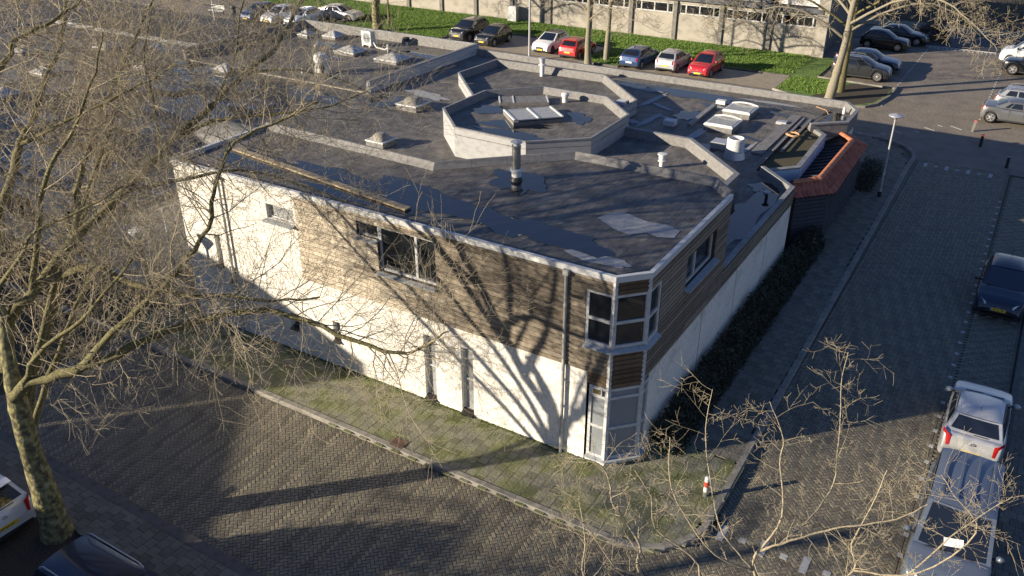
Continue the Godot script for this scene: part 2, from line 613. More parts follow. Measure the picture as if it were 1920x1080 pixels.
	M.white_metal = tex(lin(0.74, 0.74, 0.72), 0.45, blotch, Vector3.ONE * 0.9)
	M.galv = plain(lin(0.50, 0.51, 0.52), 0.42, 0.5)
	M.black = plain(lin(0.018, 0.018, 0.02), 0.5)
	M.rubber = plain(lin(0.02, 0.02, 0.021), 0.8)
	M.red = plain(lin(0.55, 0.05, 0.025), 0.5)
	M.timber = tex(lin(0.52, 0.46, 0.36), 0.85, grain, Vector3(2.0, 0.2, 0.2), speck, Vector3.ONE * 0.4)
	M.hose = plain(lin(0.55, 0.33, 0.16), 0.5)
	# plants
	M.bark = tex(lin(1, 1, 1), 0.9, noise_tex(61, 0.02, 5, [[0.0, lin(0.035, 0.028, 0.018)], [0.34, lin(0.11, 0.09, 0.056)], [0.48, lin(0.19, 0.17, 0.08)], [0.58, lin(0.29, 0.28, 0.09)], [0.74, lin(0.38, 0.335, 0.21)], [1.0, lin(0.50, 0.45, 0.33)]]), Vector3(2.0, 2.6, 2.0), speck, Vector3.ONE * 0.3, soft_b, 1.2)
	M.limb = tex(lin(1, 1, 1), 0.9, noise_tex(62, 0.02, 5, [[0.0, lin(0.045, 0.036, 0.024)], [0.4, lin(0.105, 0.085, 0.05)], [0.58, lin(0.19, 0.17, 0.065)], [0.72, lin(0.27, 0.26, 0.08)], [1.0, lin(0.40, 0.35, 0.23)]]), Vector3.ONE * 0.7, speck, Vector3.ONE * 0.2, rough_b, 1.0)
	M.twig = tex(lin(1, 1, 1), 0.85, noise_tex(63, 0.03, 4, [[0.0, lin(0.13, 0.105, 0.07)], [0.45, lin(0.28, 0.235, 0.155)], [0.75, lin(0.42, 0.365, 0.25)], [1.0, lin(0.52, 0.46, 0.34)]]), Vector3.ONE * 0.8)
	M.pale_bark = tex(lin(1, 1, 1), 0.9, noise_tex(64, 0.02, 5, [[0.0, lin(0.16, 0.14, 0.10)], [0.5, lin(0.29, 0.26, 0.19)], [1.0, lin(0.40, 0.36, 0.28)]]), Vector3(0.8, 1.4, 0.8), speck, Vector3.ONE * 0.3, rough_b, 1.0)
	M.leaf = plain(lin(0.045, 0.055, 0.03), 0.36)
	M.leaf_red = plain(lin(0.065, 0.045, 0.028), 0.45)
	M.evergreen = plain(lin(0.035, 0.06, 0.022), 0.7)
	M.blade = [plain(lin(0.12, 0.22, 0.03), 0.8), plain(lin(0.18, 0.27, 0.05), 0.8), plain(lin(0.085, 0.16, 0.022), 0.8)]
	M.dry_grass = tex(lin(1, 1, 1), 0.95, noise_tex(65, 0.02, 5, [[0.0, lin(0.16, 0.14, 0.09)], [0.6, lin(0.30, 0.27, 0.19)], [1.0, lin(0.36, 0.33, 0.25)]]), Vector3.ONE * 5.0, speck, Vector3.ONE * 0.5)
	# apartments
	M.concrete = tex(lin(0.47, 0.435, 0.37), 0.9, noise_tex(71, 0.008, 5, [[0.0, grey(0.80)], [0.5, grey(0.95)], [1.0, grey(1.0)]]), Vector3(7, 4, 7), speck, Vector3.ONE * 0.8)
	M.pier = tex(lin(0.20, 0.19, 0.17), 0.9, blotch, Vector3.ONE * 3.0)
	M.slab_edge = plain(lin(0.10, 0.105, 0.115), 0.8)
	M.ochre = tex(lin(0.24, 0.17, 0.07), 0.8, blotch, Vector3.ONE * 3.0, speck, Vector3.ONE * 0.6)
	M.white_panel = plain(lin(0.72, 0.72, 0.70), 0.6)
	M.house_wall = tex(lin(0.26, 0.15, 0.10), 0.9, blotch, Vector3.ONE * 3.0, speck, Vector3.ONE * 0.5)
	M.house_roof = plain(lin(0.10, 0.07, 0.055), 0.8)


# ---------------------------------------------------------------- ground
func sheet(called: String, p: PackedVector2Array, y: float, mat: Material, parent: Node3D = null) -> void:
	var mb := MB.new()
	mb.flat(p, y)
	if parent:
		part(called, mb.done(), mat, parent)
	else:
		var o := part(numbered(called), mb.done(), mat, self, Vector3.ZERO)
		o.set_meta("kind", "structure")


func brick_meshes() -> Array:
	var out := []
	for k in 3:
		var mb := MB.new()
		mb.chbox(Transform3D(Basis.from_euler(Vector3(0.012 * (k - 1), 0, 0.01 * (1 - k))), Vector3(0, -0.025 + 0.0012 * k, 0)), Vector3(0.198, 0.05, 0.093), 0.010)
		out.append(mb.done())
	return out


func herringbone(area: PackedVector2Array, lo: Vector2, hi: Vector2) -> Array:
	var a := 0.105
	var xf := []
	var r := sqrt(0.5)
	var mid := (lo + hi) * 0.5
	var span := int(((hi - lo).length() * 0.5) / a) + 4
	for i in range(-span, span):
		for j in range(-span, span):
			var m := posmod(i - j, 4)
			if m != 0 and m != 3:
				continue
			var q := Vector2(i + 1.0, j + 0.5) if m == 0 else Vector2(i + 0.5, j + 1.0)
			q *= a
			var p := mid + Vector2((q.x - q.y) * r, (q.x + q.y) * r)
			if p.x < lo.x or p.x > hi.x or p.y < lo.y or p.y > hi.y:
				continue
			if not Geometry2D.is_point_in_polygon(p, area):
				continue
			var turn := -PI / 4 + (0.0 if m == 0 else PI / 2) + rng.randf_range(-0.02, 0.02)
			xf.append(Transform3D(Basis(Vector3.UP, turn), Vector3(p.x, rng.randf_range(-0.003, 0.003), p.y)))
	return xf


func slab_grid(area: PackedVector2Array, lo: Vector2, hi: Vector2, along_z: bool) -> Array:
	var xf := []
	var s := 0.302
	for i in int((hi.x - lo.x) / s) + 2:
		for j in int((hi.y - lo.y) / s) + 2:
			var p := lo + Vector2(i, j) * s
			if along_z and i % 2 == 1:
				p.y += s * 0.5
			if not along_z and j % 2 == 1:
				p.x += s * 0.5
			if not Geometry2D.is_point_in_polygon(p, area):
				continue
			var b := Basis.from_euler(Vector3(rng.randf_range(-0.007, 0.007), rng.randf_range(-0.012, 0.012), rng.randf_range(-0.007, 0.007)))
			xf.append(Transform3D(b, Vector3(p.x, 0.10 + rng.randf_range(-0.004, 0.003), p.y)))
	return xf


func arc(c: Vector2, r: float, a0: float, a1: float, k: int) -> Array:
	var out := []
	for i in k + 1:
		var a := deg_to_rad(lerpf(a0, a1, float(i) / k))
		out.append(c + Vector2(cos(a), sin(a)) * r)
	return out


func make_ground() -> void:
	sheet("ground", poly([-420, 120, 300, 120, 300, -520, -420, -520]), -0.06, M.far_paving)
	# near streets: every clay brick is laid
	var road_area := poly([-26, -9.78, -4.2, -9.78, -4.2, -17.5, -4.98, -16.38, -6.33, -15.38, -26, -15.38])
	var road := structure("road")
	sheet("joint_sand", poly([-60, -9.8, -4.2, -9.8, -4.2, -17.9, -5.2, -16.4, -6.4, -15.3, -60, -15.3]), -0.012, M.joint, road)
	var bm := brick_meshes()
	lay("brick", "paving_bricks", bm, M.bricks, road, herringbone(road_area, Vector2(-26, -17.4), Vector2(-4.2, -9.9)))
	var street := structure("side_street")
	var street_area := poly([-4.2, -9.9, 0.0, -9.9, -0.2, -50.2, -4.85, -50.2, -4.68, -33, -4.54, -18.0, -4.2, -17.3])
	sheet("joint_sand", poly([-4.2, -6.0, 1.72, -6.0, 1.72, -50.2, -4.5, -50.2, -4.5, -17.7, -4.2, -17.2]), -0.012, M.joint, street)
	lay("brick", "paving_bricks", bm, M.bricks, street, herringbone(street_area, Vector2(-4.5, -50.2), Vector2(0, -9.9)))
	var bays := []
	for j in int(40.0 / 0.105):
		for i in 9:
			var x := 0.12 + i * 0.21 + (0.105 if j % 2 else 0.0)
			if x < 1.66:
				bays.append(Transform3D(Basis(Vector3.UP, rng.randf_range(-0.02, 0.02)), V(x, rng.randf_range(-0.003, 0.003), -10.0 - j * 0.105)))
	var bay := structure("parking_strip")
	lay("brick", "paving_bricks", bm, M.bricks, bay, bays)
	var course := []
	for k in 200:
		course.append(Transform3D(Basis(Vector3.UP, PI / 2), V(-0.02 - k * 0.0011, 0.003, -10.0 - k * 0.205)))
		course.append(Transform3D(Basis(Vector3.UP, PI / 2), V(0.085 - k * 0.0011, 0.003, -10.1 - k * 0.205)))
		course.append(Transform3D(Basis(Vector3.UP, PI / 2), V(1.635, 0.003, -10.1 - k * 0.205)))
	lay("edge_brick", "edge_bricks", bm, [M.bricks[1]], bay, course)
	# kerbs
	var kl := PackedVector2Array([Vector2(-46, -15.27), Vector2(-20, -15.27), Vector2(-6.4, -15.27)])
	for p in arc(Vector2(-6.4, -17.25), 1.98, 78, 8, 5):
		kl.append(p)
	kl.append_array([Vector2(-4.44, -18.4), Vector2(-4.6, -33), Vector2(-4.75, -48.5)])
	for p in arc(Vector2(-7.6, -49.9), 2.9, 5, -80, 6):
		kl.append(p)
	kl.append(Vector2(-31, -52.9))
	var kerb_prof := [[0.0, -0.08], [0.0, 0.112], [-0.025, 0.137], [-0.19, 0.137], [-0.19, -0.08]]
	sweep("kerb_stone", M.kerb, structure("kerb"), kl, false, kerb_prof, 1.0, 0.008)
	sweep("kerb_stone", M.grey_kerb, structure("kerb"), poly([1.70, -50, 1.72, -33, 1.74, -12]), false, kerb_prof, 1.0, 0.008)
	sweep("kerb_stone", M.grey_kerb, structure("kerb"), poly([-4, -9.86, -20, -9.86, -34, -9.86]), false, [[0.0, -0.08], [0.0, 0.09], [-0.02, 0.11], [-0.32, 0.11], [-0.32, -0.08]], 1.0, 0.008)
	# pavements
	var walk := structure("pavement")
	var mb := MB.new()
	mb.prism(poly([-46, -15.40, -6.4, -15.40, -5.2, -15.95, -4.62, -17.4, -4.62, -20, -7.0, -20, -8.0, -17.9, -46, -17.9]), -0.05, 0.088)
	part("joint_sand", mb.done(), M.joint, walk)
	var sm := MB.new()
	sm.chbox(Transform3D(Basis(), V(0, 0, 0)), V(0.294, 0.04, 0.294), 0.004)
	var slab_mesh := sm.done()
	lay("slab", "paving_slabs", [slab_mesh], M.slabs, walk, slab_grid(poly([-26, -15.34, -6.4, -15.3, -5.4, -15.6, -4.85, -16.1, -4.5, -17.3, -4.5, -19.85, -6.85, -19.85, -7.4, -18.3, -7.95, -17.98, -26, -17.98]), Vector2(-26, -19.85), Vector2(-4.5, -15.3), true))
	var side := structure("side_pavement")
	mb = MB.new()
	mb.prism(poly([-4.62, -20, -4.8, -33, -4.93, -48.5, -5.5, -50.7, -7.6, -52.6, -31, -52.7, -31, -46.6, -8.2, -46.4, -7.3, -45.2, -6.1, -43.6, -6.28, -36.6, -6.28, -20]), -0.05, 0.088)
	part("joint_sand", mb.done(), M.joint, side)
	lay("slab", "paving_slabs", [slab_mesh], M.side_slabs, side, slab_grid(poly([-4.58, -19.85, -4.74, -33, -4.88, -48.5, -5.5, -50.8, -7.6, -52.6, -12, -52.7, -12, -46.6, -8.2, -46.6, -6.6, -45.2, -6.55, -43.6, -6.5, -36.3, -6.42, -35.9, -6.36, -19.85]), Vector2(-12, -52.7), Vector2(-4.5, -19.85), false))
	var opp := structure("opposite_pavement")
	mb = MB.new()
	mb.prism(poly([1.9, -8, 14, -8, 14, -50, 1.88, -50]), -0.05, 0.075)
	part("joint_sand", mb.done(), M.joint, opp)
	lay("slab", "paving_slabs", [slab_mesh], M.side_slabs, opp, slab_grid(poly([1.82, -15, 3.6, -15, 3.6, -44, 1.80, -44]), Vector2(1.9, -44), Vector2(3.6, -15), false))
	var near := structure("near_pavement")
	mb = MB.new()
	mb.prism(poly([-40, -9.5, -4, -9.5, -4, -8.5, -40, -8.5]), -0.05, 0.068)
	part("joint_sand", mb.done(), M.joint, near)
	lay("slab", "paving_slabs", [slab_mesh], M.side_slabs, near, slab_grid(poly([-26, -9.62, -8, -9.62, -8, -8.36, -26, -8.36]), Vector2(-26, -9.70), Vector2(-8, -8.3), true).map(func(t): return t.translated(V(0, -0.015, 0))))
	sweep("edging_stone", M.grey_kerb, structure("edging"), poly([-6, -8.44, -20, -8.44, -34, -8.44]), false, [[0.06, -0.08], [0.06, 0.10], [-0.06, 0.10], [-0.06, -0.08]], 1.0, 0.006)
	sheet("planting_bed", poly([-46, -8.36, 10, -8.36, 10, 12, -46, 12]), 0.02, M.soil)
	sheet("planting_bed", poly([-7.3, -19.2, -6.3, -19.6, -6.3, -36.0, -7.3, -36]), 0.11, M.soil)
	sweep("edging_stone", M.grey_kerb, structure("edging"), poly([-6.9, -18.95, -6.28, -19.6, -6.28, -36.2]), false, [[0.04, 0.0], [0.04, 0.15], [-0.04, 0.15], [-0.04, 0.0]], 1.0, 0.006)
	# far grounds: parking bays, lawn with trees, cross roads
	sheet("parking_ground", poly([-44.6, -60.2, -30.8, -60.2, -30.8, -66, -44.6, -66]), -0.03, M.parking_paving)
	sheet("parking_ground", poly([-27.6, -60.2, -15.6, -60.2, -15.6, -64.2, -27.6, -64.2]), -0.03, M.parking_paving)
	var lawn_poly := poly([-100, -66, -57.6, -66, -57.6, -60.6, -44.7, -60.6, -44.7, -66, -30.8, -66, -30.8, -60.3, -27.6, -60.3, -27.6, -64.3, -15.5, -64.3, -15.5, -60.3, -13.4, -59.2, -9.9, -58.8, -8.9, -60.0, -8.5, -62.5, -8.5, -64.4, -13.8, -64.9, -13.8, -71.4, -100, -71.4])
	sheet("lawn", lawn_poly, 0.03, M.lawn)
	sheet("bare_earth", poly([-13.0, -59.4, -10.0, -59.0, -9.0, -60.2, -8.6, -62.6, -8.6, -64.3, -11.0, -64.6, -12.2, -63.2, -11.4, -61.6, -12.6, -60.6]), 0.036, M.soil)
	sweep("kerb_stone", M.kerb, structure("kerb"), poly([-15.6, -60.3, -13.4, -59.1, -10.2, -58.7, -9.3, -59.1, -8.8, -60.0, -8.42, -62.5, -8.42, -64.6, -13.8, -65.0]), false, [[0.14, -0.1], [0.14, 0.09], [0.0, 0.09], [0.0, -0.1]], 1.0, 0.01)
	sweep("kerb_stone", M.grey_kerb, structure("kerb"), poly([-57.6, -66, -57.6, -60.6, -44.7, -60.6, -44.7, -66, -30.8, -66, -30.8, -60.3, -27.6, -60.3, -27.6, -64.3, -15.6, -64.3]), false, [[0.12, -0.1], [0.12, 0.08], [0.0, 0.08], [0.0, -0.1]], 1.0, 0.01)
	sheet("asphalt_road", poly([-60, -81.0, 80, -80.2, 80, -85.6, -60, -87.5]), -0.02, M.asphalt)
	sheet("verge", poly([-60, -87.5, 80, -85.6, 80, -89.4, -60, -91.0]), 0.02, M.dry_grass)
	sheet("bank", poly([-120, -91.0, 120, -89.4, 120, -150, -120, -150]), 0.05, M.soil)
	sheet("asphalt_road", poly([-140, -38.4, -46.5, -38.4, -46.5, -47, -49, -54, -58, -59.5, -140, -59.5]), -0.02, M.asphalt)
	sheet("path", poly([-140, -57.6, -66, -57.6, -62, -60.4, -62, -61.8, -140, -61.6]), 0.0, M.far_paving)
	# painted and inlaid markings
	var marks := structure("road_marking")
	for k in 36:
		var z := -16.2 - k * 0.845
		mb = MB.new()
		mb.box(V(-0.07 - k * 0.0045, -0.02, z - 0.075), V(0.055 - k * 0.0045, 0.008, z + 0.075))
		part("marking_stone", mb.done(), M.paint, marks)
	for row in [-17.15, -49.45]:
		for k in 8:
			var x := -4.1 + k * 0.53
			if x > -0.4:
				continue
			mb = MB.new()
			var hz := 0.30 if k % 2 == 0 else 0.09
			mb.box(V(x - 0.09, -0.02, row - hz), V(x + 0.09, 0.007, row + hz))
			part("marking_stone", mb.done(), M.paint, marks)
	for q in [[0.48, -33.13], [0.89, -33.1], [1.31, -33.08], [0.22, -27.95], [0.64, -27.92], [1.07, -27.91], [1.45, -27.9], [0.5, -38.6], [0.95, -38.6], [1.35, -38.6]]:
		mb = MB.new()
		mb.box(V(q[0], -0.02, q[1] - 0.05), V(q[0] + 0.19, 0.007, q[1] + 0.05))
		part("marking_stone", mb.done(), M.paint, marks)
	for q in [[-8.43, -53.56, -7.88, -53.05], [-7.27, -54.09, -6.97, -53.83], [-6.75, -55.02, -6.17, -54.6], [-5.64, -55.58, -5.35, -55.41], [-5.22, -56.67, -4.58, -56.27], [-3.9, -57.8, -3.2, -57.3], [-4.6, -57.6, -4.3, -57.4]]:
		var a := Vector2(q[0], q[1])
		var b := Vector2(q[2], q[3])
		mb = MB.new()
		mb.boxt(Transform3D(Basis(Vector3.UP, -(b - a).angle()), V((a.x + b.x) * 0.5, -0.052, (a.y + b.y) * 0.5)), V(a.distance_to(b), 0.01, 0.09))
		part("painted_dash", mb.done(), M.paint, marks)
	for k in 26:
		for x in [-8.42, -2.55]:
			mb = MB.new()
			mb.box(V(x - 0.06, -0.058, -60.4 - k * 0.74), V(x + 0.06, -0.048, -60.1 - k * 0.74))
			part("painted_dash", mb.done(), M.paint, marks)
	mb = MB.new()
	mb.box(V(-8.75, -0.055, -80.5), V(-3.5, -0.012, -80.33))
	for k in 17:
		mb.box(V(-8.75 + k * 0.325, -0.055, -80.33), V(-8.62 + k * 0.325, -0.045, -79.95 + (0.35 if k % 2 else 0.0)))
	part("toothed_line", mb.done(), M.paint, marks)
	for q in [[0.18, -32.94], [0.27, -27.73]]:
		var tm := TextMesh.new()
		tm.text = "P"
		tm.font = system_font()
		tm.font_size = 36
		tm.pixel_size = 0.0085
		tm.depth = 0.006
		part("painted_letter", tm, M.paint, marks, Transform3D(Basis(Vector3.RIGHT, -PI / 2), V(q[0], 0.008, q[1])))
	# short moss along the foot of the sunlit wall
	var blades := []
	for k in 3000:
		var x := rng.randf_range(-21.5, -8.2)
		var z := -17.78 + pow(rng.randf(), 3.0) * 0.7
		if rng.randf() < 0.25:
			z = -17.79 + rng.randf() * 0.1
		var s := rng.randf_range(0.5, 1.2)
		blades.append(Transform3D(Basis.from_euler(Vector3(rng.randf_range(-0.5, 0.5), rng.randf() * TAU, rng.randf_range(-0.5, 0.5))).scaled(Vector3(s, s, s)), V(x, 0.118, z)))
	var tuft := MB.new()
	for k in 3:
		var a := TAU * k / 3
		tuft.tri(V(cos(a) * 0.016, 0, sin(a) * 0.016), V(cos(a + 2.1) * 0.016, 0, sin(a + 2.1) * 0.016), V(cos(a) * 0.01, 0.026, sin(a) * 0.01))
	var moss := stuff("moss", tuft.done(), plain(lin(0.11, 0.16, 0.03), 0.95), self, blades)
	tag(moss, "green moss growing along the foot of the white wall", "moss")


func system_font() -> SystemFont:
	var f := SystemFont.new()
	f.font_names = PackedStringArray(["Droid Sans"])
	f.font_weight = 700
	return f


# ---------------------------------------------------------------- building helpers
# Facade frame: origin at the lower left seen from outside, x to the right, y up, z outwards
func facade(a: Vector2, b: Vector2, y := 0.0) -> Transform3D:
	var d := (b - a).normalized()
	var x := Vector3(d.x, 0, d.y)
	return Transform3D(Basis(x, Vector3.UP, x.cross(Vector3.UP)), V(a.x, y, a.y))


func wall_holes(mb: MB, t: Transform3D, w: float, h: float, holes: Array, thick: float) -> void:
	var xs := [0.0, w]
	var ys := [0.0, h]
	for r in holes:
		xs.append_array([r[0], r[2]])
		ys.append_array([r[1], r[3]])
	xs.sort()
	ys.sort()
	var solid := func(i: int, j: int) -> bool:
		if i < 0 or j < 0 or i >= xs.size() - 1 or j >= ys.size() - 1:
			return true
		var cx: float = (xs[i] + xs[i + 1]) * 0.5
		var cy: float = (ys[j] + ys[j + 1]) * 0.5
		for r in holes:
			if cx > r[0] and cx < r[2] and cy > r[1] and cy < r[3]:
				return false
		return true
	for i in xs.size() - 1:
		for j in ys.size() - 1:
			var x0: float = xs[i]
			var x1: float = xs[i + 1]
			var y0: float = ys[j]
			var y1: float = ys[j + 1]
			if x1 - x0 < 1e-5 or y1 - y0 < 1e-5:
				continue
			if solid.call(i, j):
				mb.quad(t * V(x0, y0, 0), t * V(x1, y0, 0), t * V(x1, y1, 0), t * V(x0, y1, 0))
				continue
			if solid.call(i - 1, j):
				mb.quad(t * V(x0, y0, 0), t * V(x0, y1, 0), t * V(x0, y1, -thick), t * V(x0, y0, -thick))
			if solid.call(i + 1, j):
				mb.quad(t * V(x1, y0, -thick), t * V(x1, y1, -thick), t * V(x1, y1, 0), t * V(x1, y0, 0))
			if solid.call(i, j - 1):
				mb.quad(t * V(x0, y0, 0), t * V(x0, y0, -thick), t * V(x1, y0, -thick), t * V(x1, y0, 0))
			if solid.call(i, j + 1):
				mb.quad(t * V(x0, y1, -thick), t * V(x0, y1, 0), t * V(x1, y1, 0), t * V(x1, y1, -thick))


func rel(parent: Node3D, t: Transform3D) -> Transform3D:
	var p: Node3D = parent
	var off := Vector3.ZERO
	while p != self and p != null:
		off += p.position
		p = p.get_parent() as Node3D
	return Transform3D(t.basis, t.origin - off)


# A window in the opening whose lower left corner is t: frame, panes, sill
func win(parent: Node3D, t: Transform3D, w: float, h: float, recess: float, vs: Array, hs: Array, pane: Material, sill := "", bar := 0.055) -> Node3D:
	var o := Node3D.new()
	o.name = "window"
	parent.add_child(o, true)
	o.transform = rel(parent, t)
	var f := MB.new()
	var z0 := -recess - 0.05
	var z1 := -recess + 0.012
	f.box(V(0, 0, z0), V(bar, h, z1))
	f.box(V(w - bar, 0, z0), V(w, h, z1))
	f.box(V(bar, 0, z0), V(w - bar, bar, z1))
	f.box(V(bar, h - bar, z0), V(w - bar, h, z1))
	var xs := [bar]
	for x in vs:
		f.box(V(x - bar * 0.6, bar, z0), V(x + bar * 0.6, h - bar, z1 + 0.004))
		xs.append_array([x - bar * 0.6, x + bar * 0.6])
	xs.append(w - bar)
	var ys := [bar]
	for y in hs:
		f.box(V(bar, y - bar * 0.5, z0), V(w - bar, y + bar * 0.5, z1 - 0.003))
		ys.append_array([y - bar * 0.5, y + bar * 0.5])
	ys.append(h - bar)
	part("frame", f.done(), M.frame, o, Vector3.ZERO)
	for i in range(0, xs.size(), 2):
		for j in range(0, ys.size(), 2):
			var g := MB.new()
			# an inner bead round the pane gives the sash its depth
			g.box(V(xs[i], ys[j], z0 + 0.008), V(xs[i + 1], ys[j + 1], z0 + 0.020))
			part("pane", g.done(), pane, o, Vector3.ZERO)
	if sill == "plain":
		var s := MB.new()
		s.boxt(Transform3D(Basis(Vector3.RIGHT, 0.12), V(w * 0.5, -0.03, 0.02)), V(w + 0.06, 0.035, recess * 2 + 0.16))
		part("sill", s.done(), M.sill, o, Vector3.ZERO)
	elif sill == "tile":
		var n := maxi(2, int(w / 0.11))
		for k in n:
			var s := MB.new()
			s.boxt(Transform3D(Basis(Vector3.RIGHT, 0.35), V((k + 0.5) * w / n, -0.02, -0.01)), V(w / n - 0.008, 0.05, recess + 0.12))
			part("sill_tile", s.done(), M.sill_tile, o, Vector3.ZERO)
	return o


var unit_box: ArrayMesh
func unit() -> ArrayMesh:
	if unit_box == null:
		var mb := MB.new()
		mb.box(V(-0.5, -0.5, -0.5), V(0.5, 0.5, 0.5))
		unit_box = mb.done()
	return unit_box


# Boards nailed across a facade in rows, each board a piece of its own; holes are left open
func clad(called: String, parent: Node3D, t: Transform3D, w: float, y0: float, y1: float, pitch: float, holes: Array, mats: Array, run: float, lap := 0.17, skew := Vector2.ZERO, pale_mats: Array = [], until := 0.0) -> void:
	var rows := int(round((y1 - y0) / pitch))
	var ph := (y1 - y0) / rows
	for r in rows:
		var ya := y0 + r * ph
		var yc := ya + ph * 0.5
		var spans := [[0.0 + skew.x * r, w + skew.y * r]]
		for q in holes:
			if ya + ph * 0.6 < q[1] or ya + ph * 0.4 > q[3]:
				continue
			var nxt := []
			for s in spans:
				if q[2] <= s[0] or q[0] >= s[1]:
					nxt.append(s)
					continue
				if q[0] > s[0] + 0.02:
					nxt.append([s[0], q[0]])
				if q[2] < s[1] - 0.02:
					nxt.append([q[2], s[1]])
			spans = nxt
		for s in spans:
			var x: float = s[0]
			var first := true
			while x < s[1] - 0.01:
				var l := rng.randf_range(run * 0.55, run * 1.35)
				if first:
					l *= rng.randf_range(0.4, 1.0)
				first = false
				var xe := minf(x + l, s[1])
				if s[1] - xe < run * 0.2:
					xe = s[1]
				var b := Basis(Vector3.RIGHT, lap + rng.randf_range(-0.015, 0.015)).scaled_local(V(xe - x - 0.008, ph * 0.97, 0.020))
				# boards nearer the left end are drawn from the paler tones
				var set: Array = pale_mats if (pale_mats.size() > 0 and (x + xe) * 0.5 < until + rng.randf_range(-1.6, 1.6)) else mats
				part(called, unit(), set[rng.randi() % set.size()], parent, rel(parent, t * Transform3D(b, V((x + xe) * 0.5, yc, 0.020 + rng.randf_range(-0.002, 0.002)))))
				x = xe


# Roofing felt laid in strips along z; alternate strips overlap
func felt(parent: Node3D, area: PackedVector2Array, y: float, mats: Array, width := 1.0, along_x := false) -> void:
	var lo := Vector2(1e9, 1e9)
	var hi := -lo
	for p in area:
		lo = lo.min(p)
		hi = hi.max(p)
	var a := lo.y if along_x else lo.x
	var b := hi.y if along_x else hi.x
	var k := 0
	var x := a - rng.randf() * 0.4
	while x < b:
		# a roll is about five metres long
		var s0 := lo.x if along_x else lo.y
		var s1 := hi.x if along_x else hi.y
		var s := s0 - rng.randf() * 3.0
		while s < s1:
			var e := s + rng.randf_range(5.0, 9.0)
			var r := poly([s, x, e, x, e, x + width + 0.06, s, x + width + 0.06]) if along_x else poly([x, s, x + width + 0.06, s, x + width + 0.06, e, x, e])
			for piece in Geometry2D.intersect_polygons(area, r):
				if Geometry2D.is_polygon_clockwise(piece):
					pass
				var mb := MB.new()
				var yy: float = y + (0.004 if k % 2 else 0.0) + rng.randf_range(0.0, 0.002)
				mb.prism(piece, yy - 0.03, yy)
				part("roofing_sheet", mb.done(), mats[rng.randi() % mats.size()], parent)
			s = e
			k += 1
		x += width
		k += 1


func wobble(c: Vector2, rx: float, rz: float, sd: int, turn := 0.0, k := 26) -> PackedVector2Array:
	var f := FastNoiseLite.new()
	f.seed = sd
	f.frequency = 0.9
	f.fractal_octaves = 3
	var out := PackedVector2Array()
	for i in k:
		var a := TAU * i / k
		var r := 1.0 + 0.55 * f.get_noise_2d(cos(a) * 1.3 + sd, sin(a) * 1.3)
		out.append(c + Vector2(cos(a) * rx * r, sin(a) * rz * r).rotated(turn))
	return out


func patch(called: String, p: PackedVector2Array, y: float, mat: Material) -> void:
	var mb := MB.new()
	mb.flat(p, y)
	var o := part(numbered(called), mb.done(), mat, self, Vector3.ZERO)
	o.set_meta("kind", "structure")


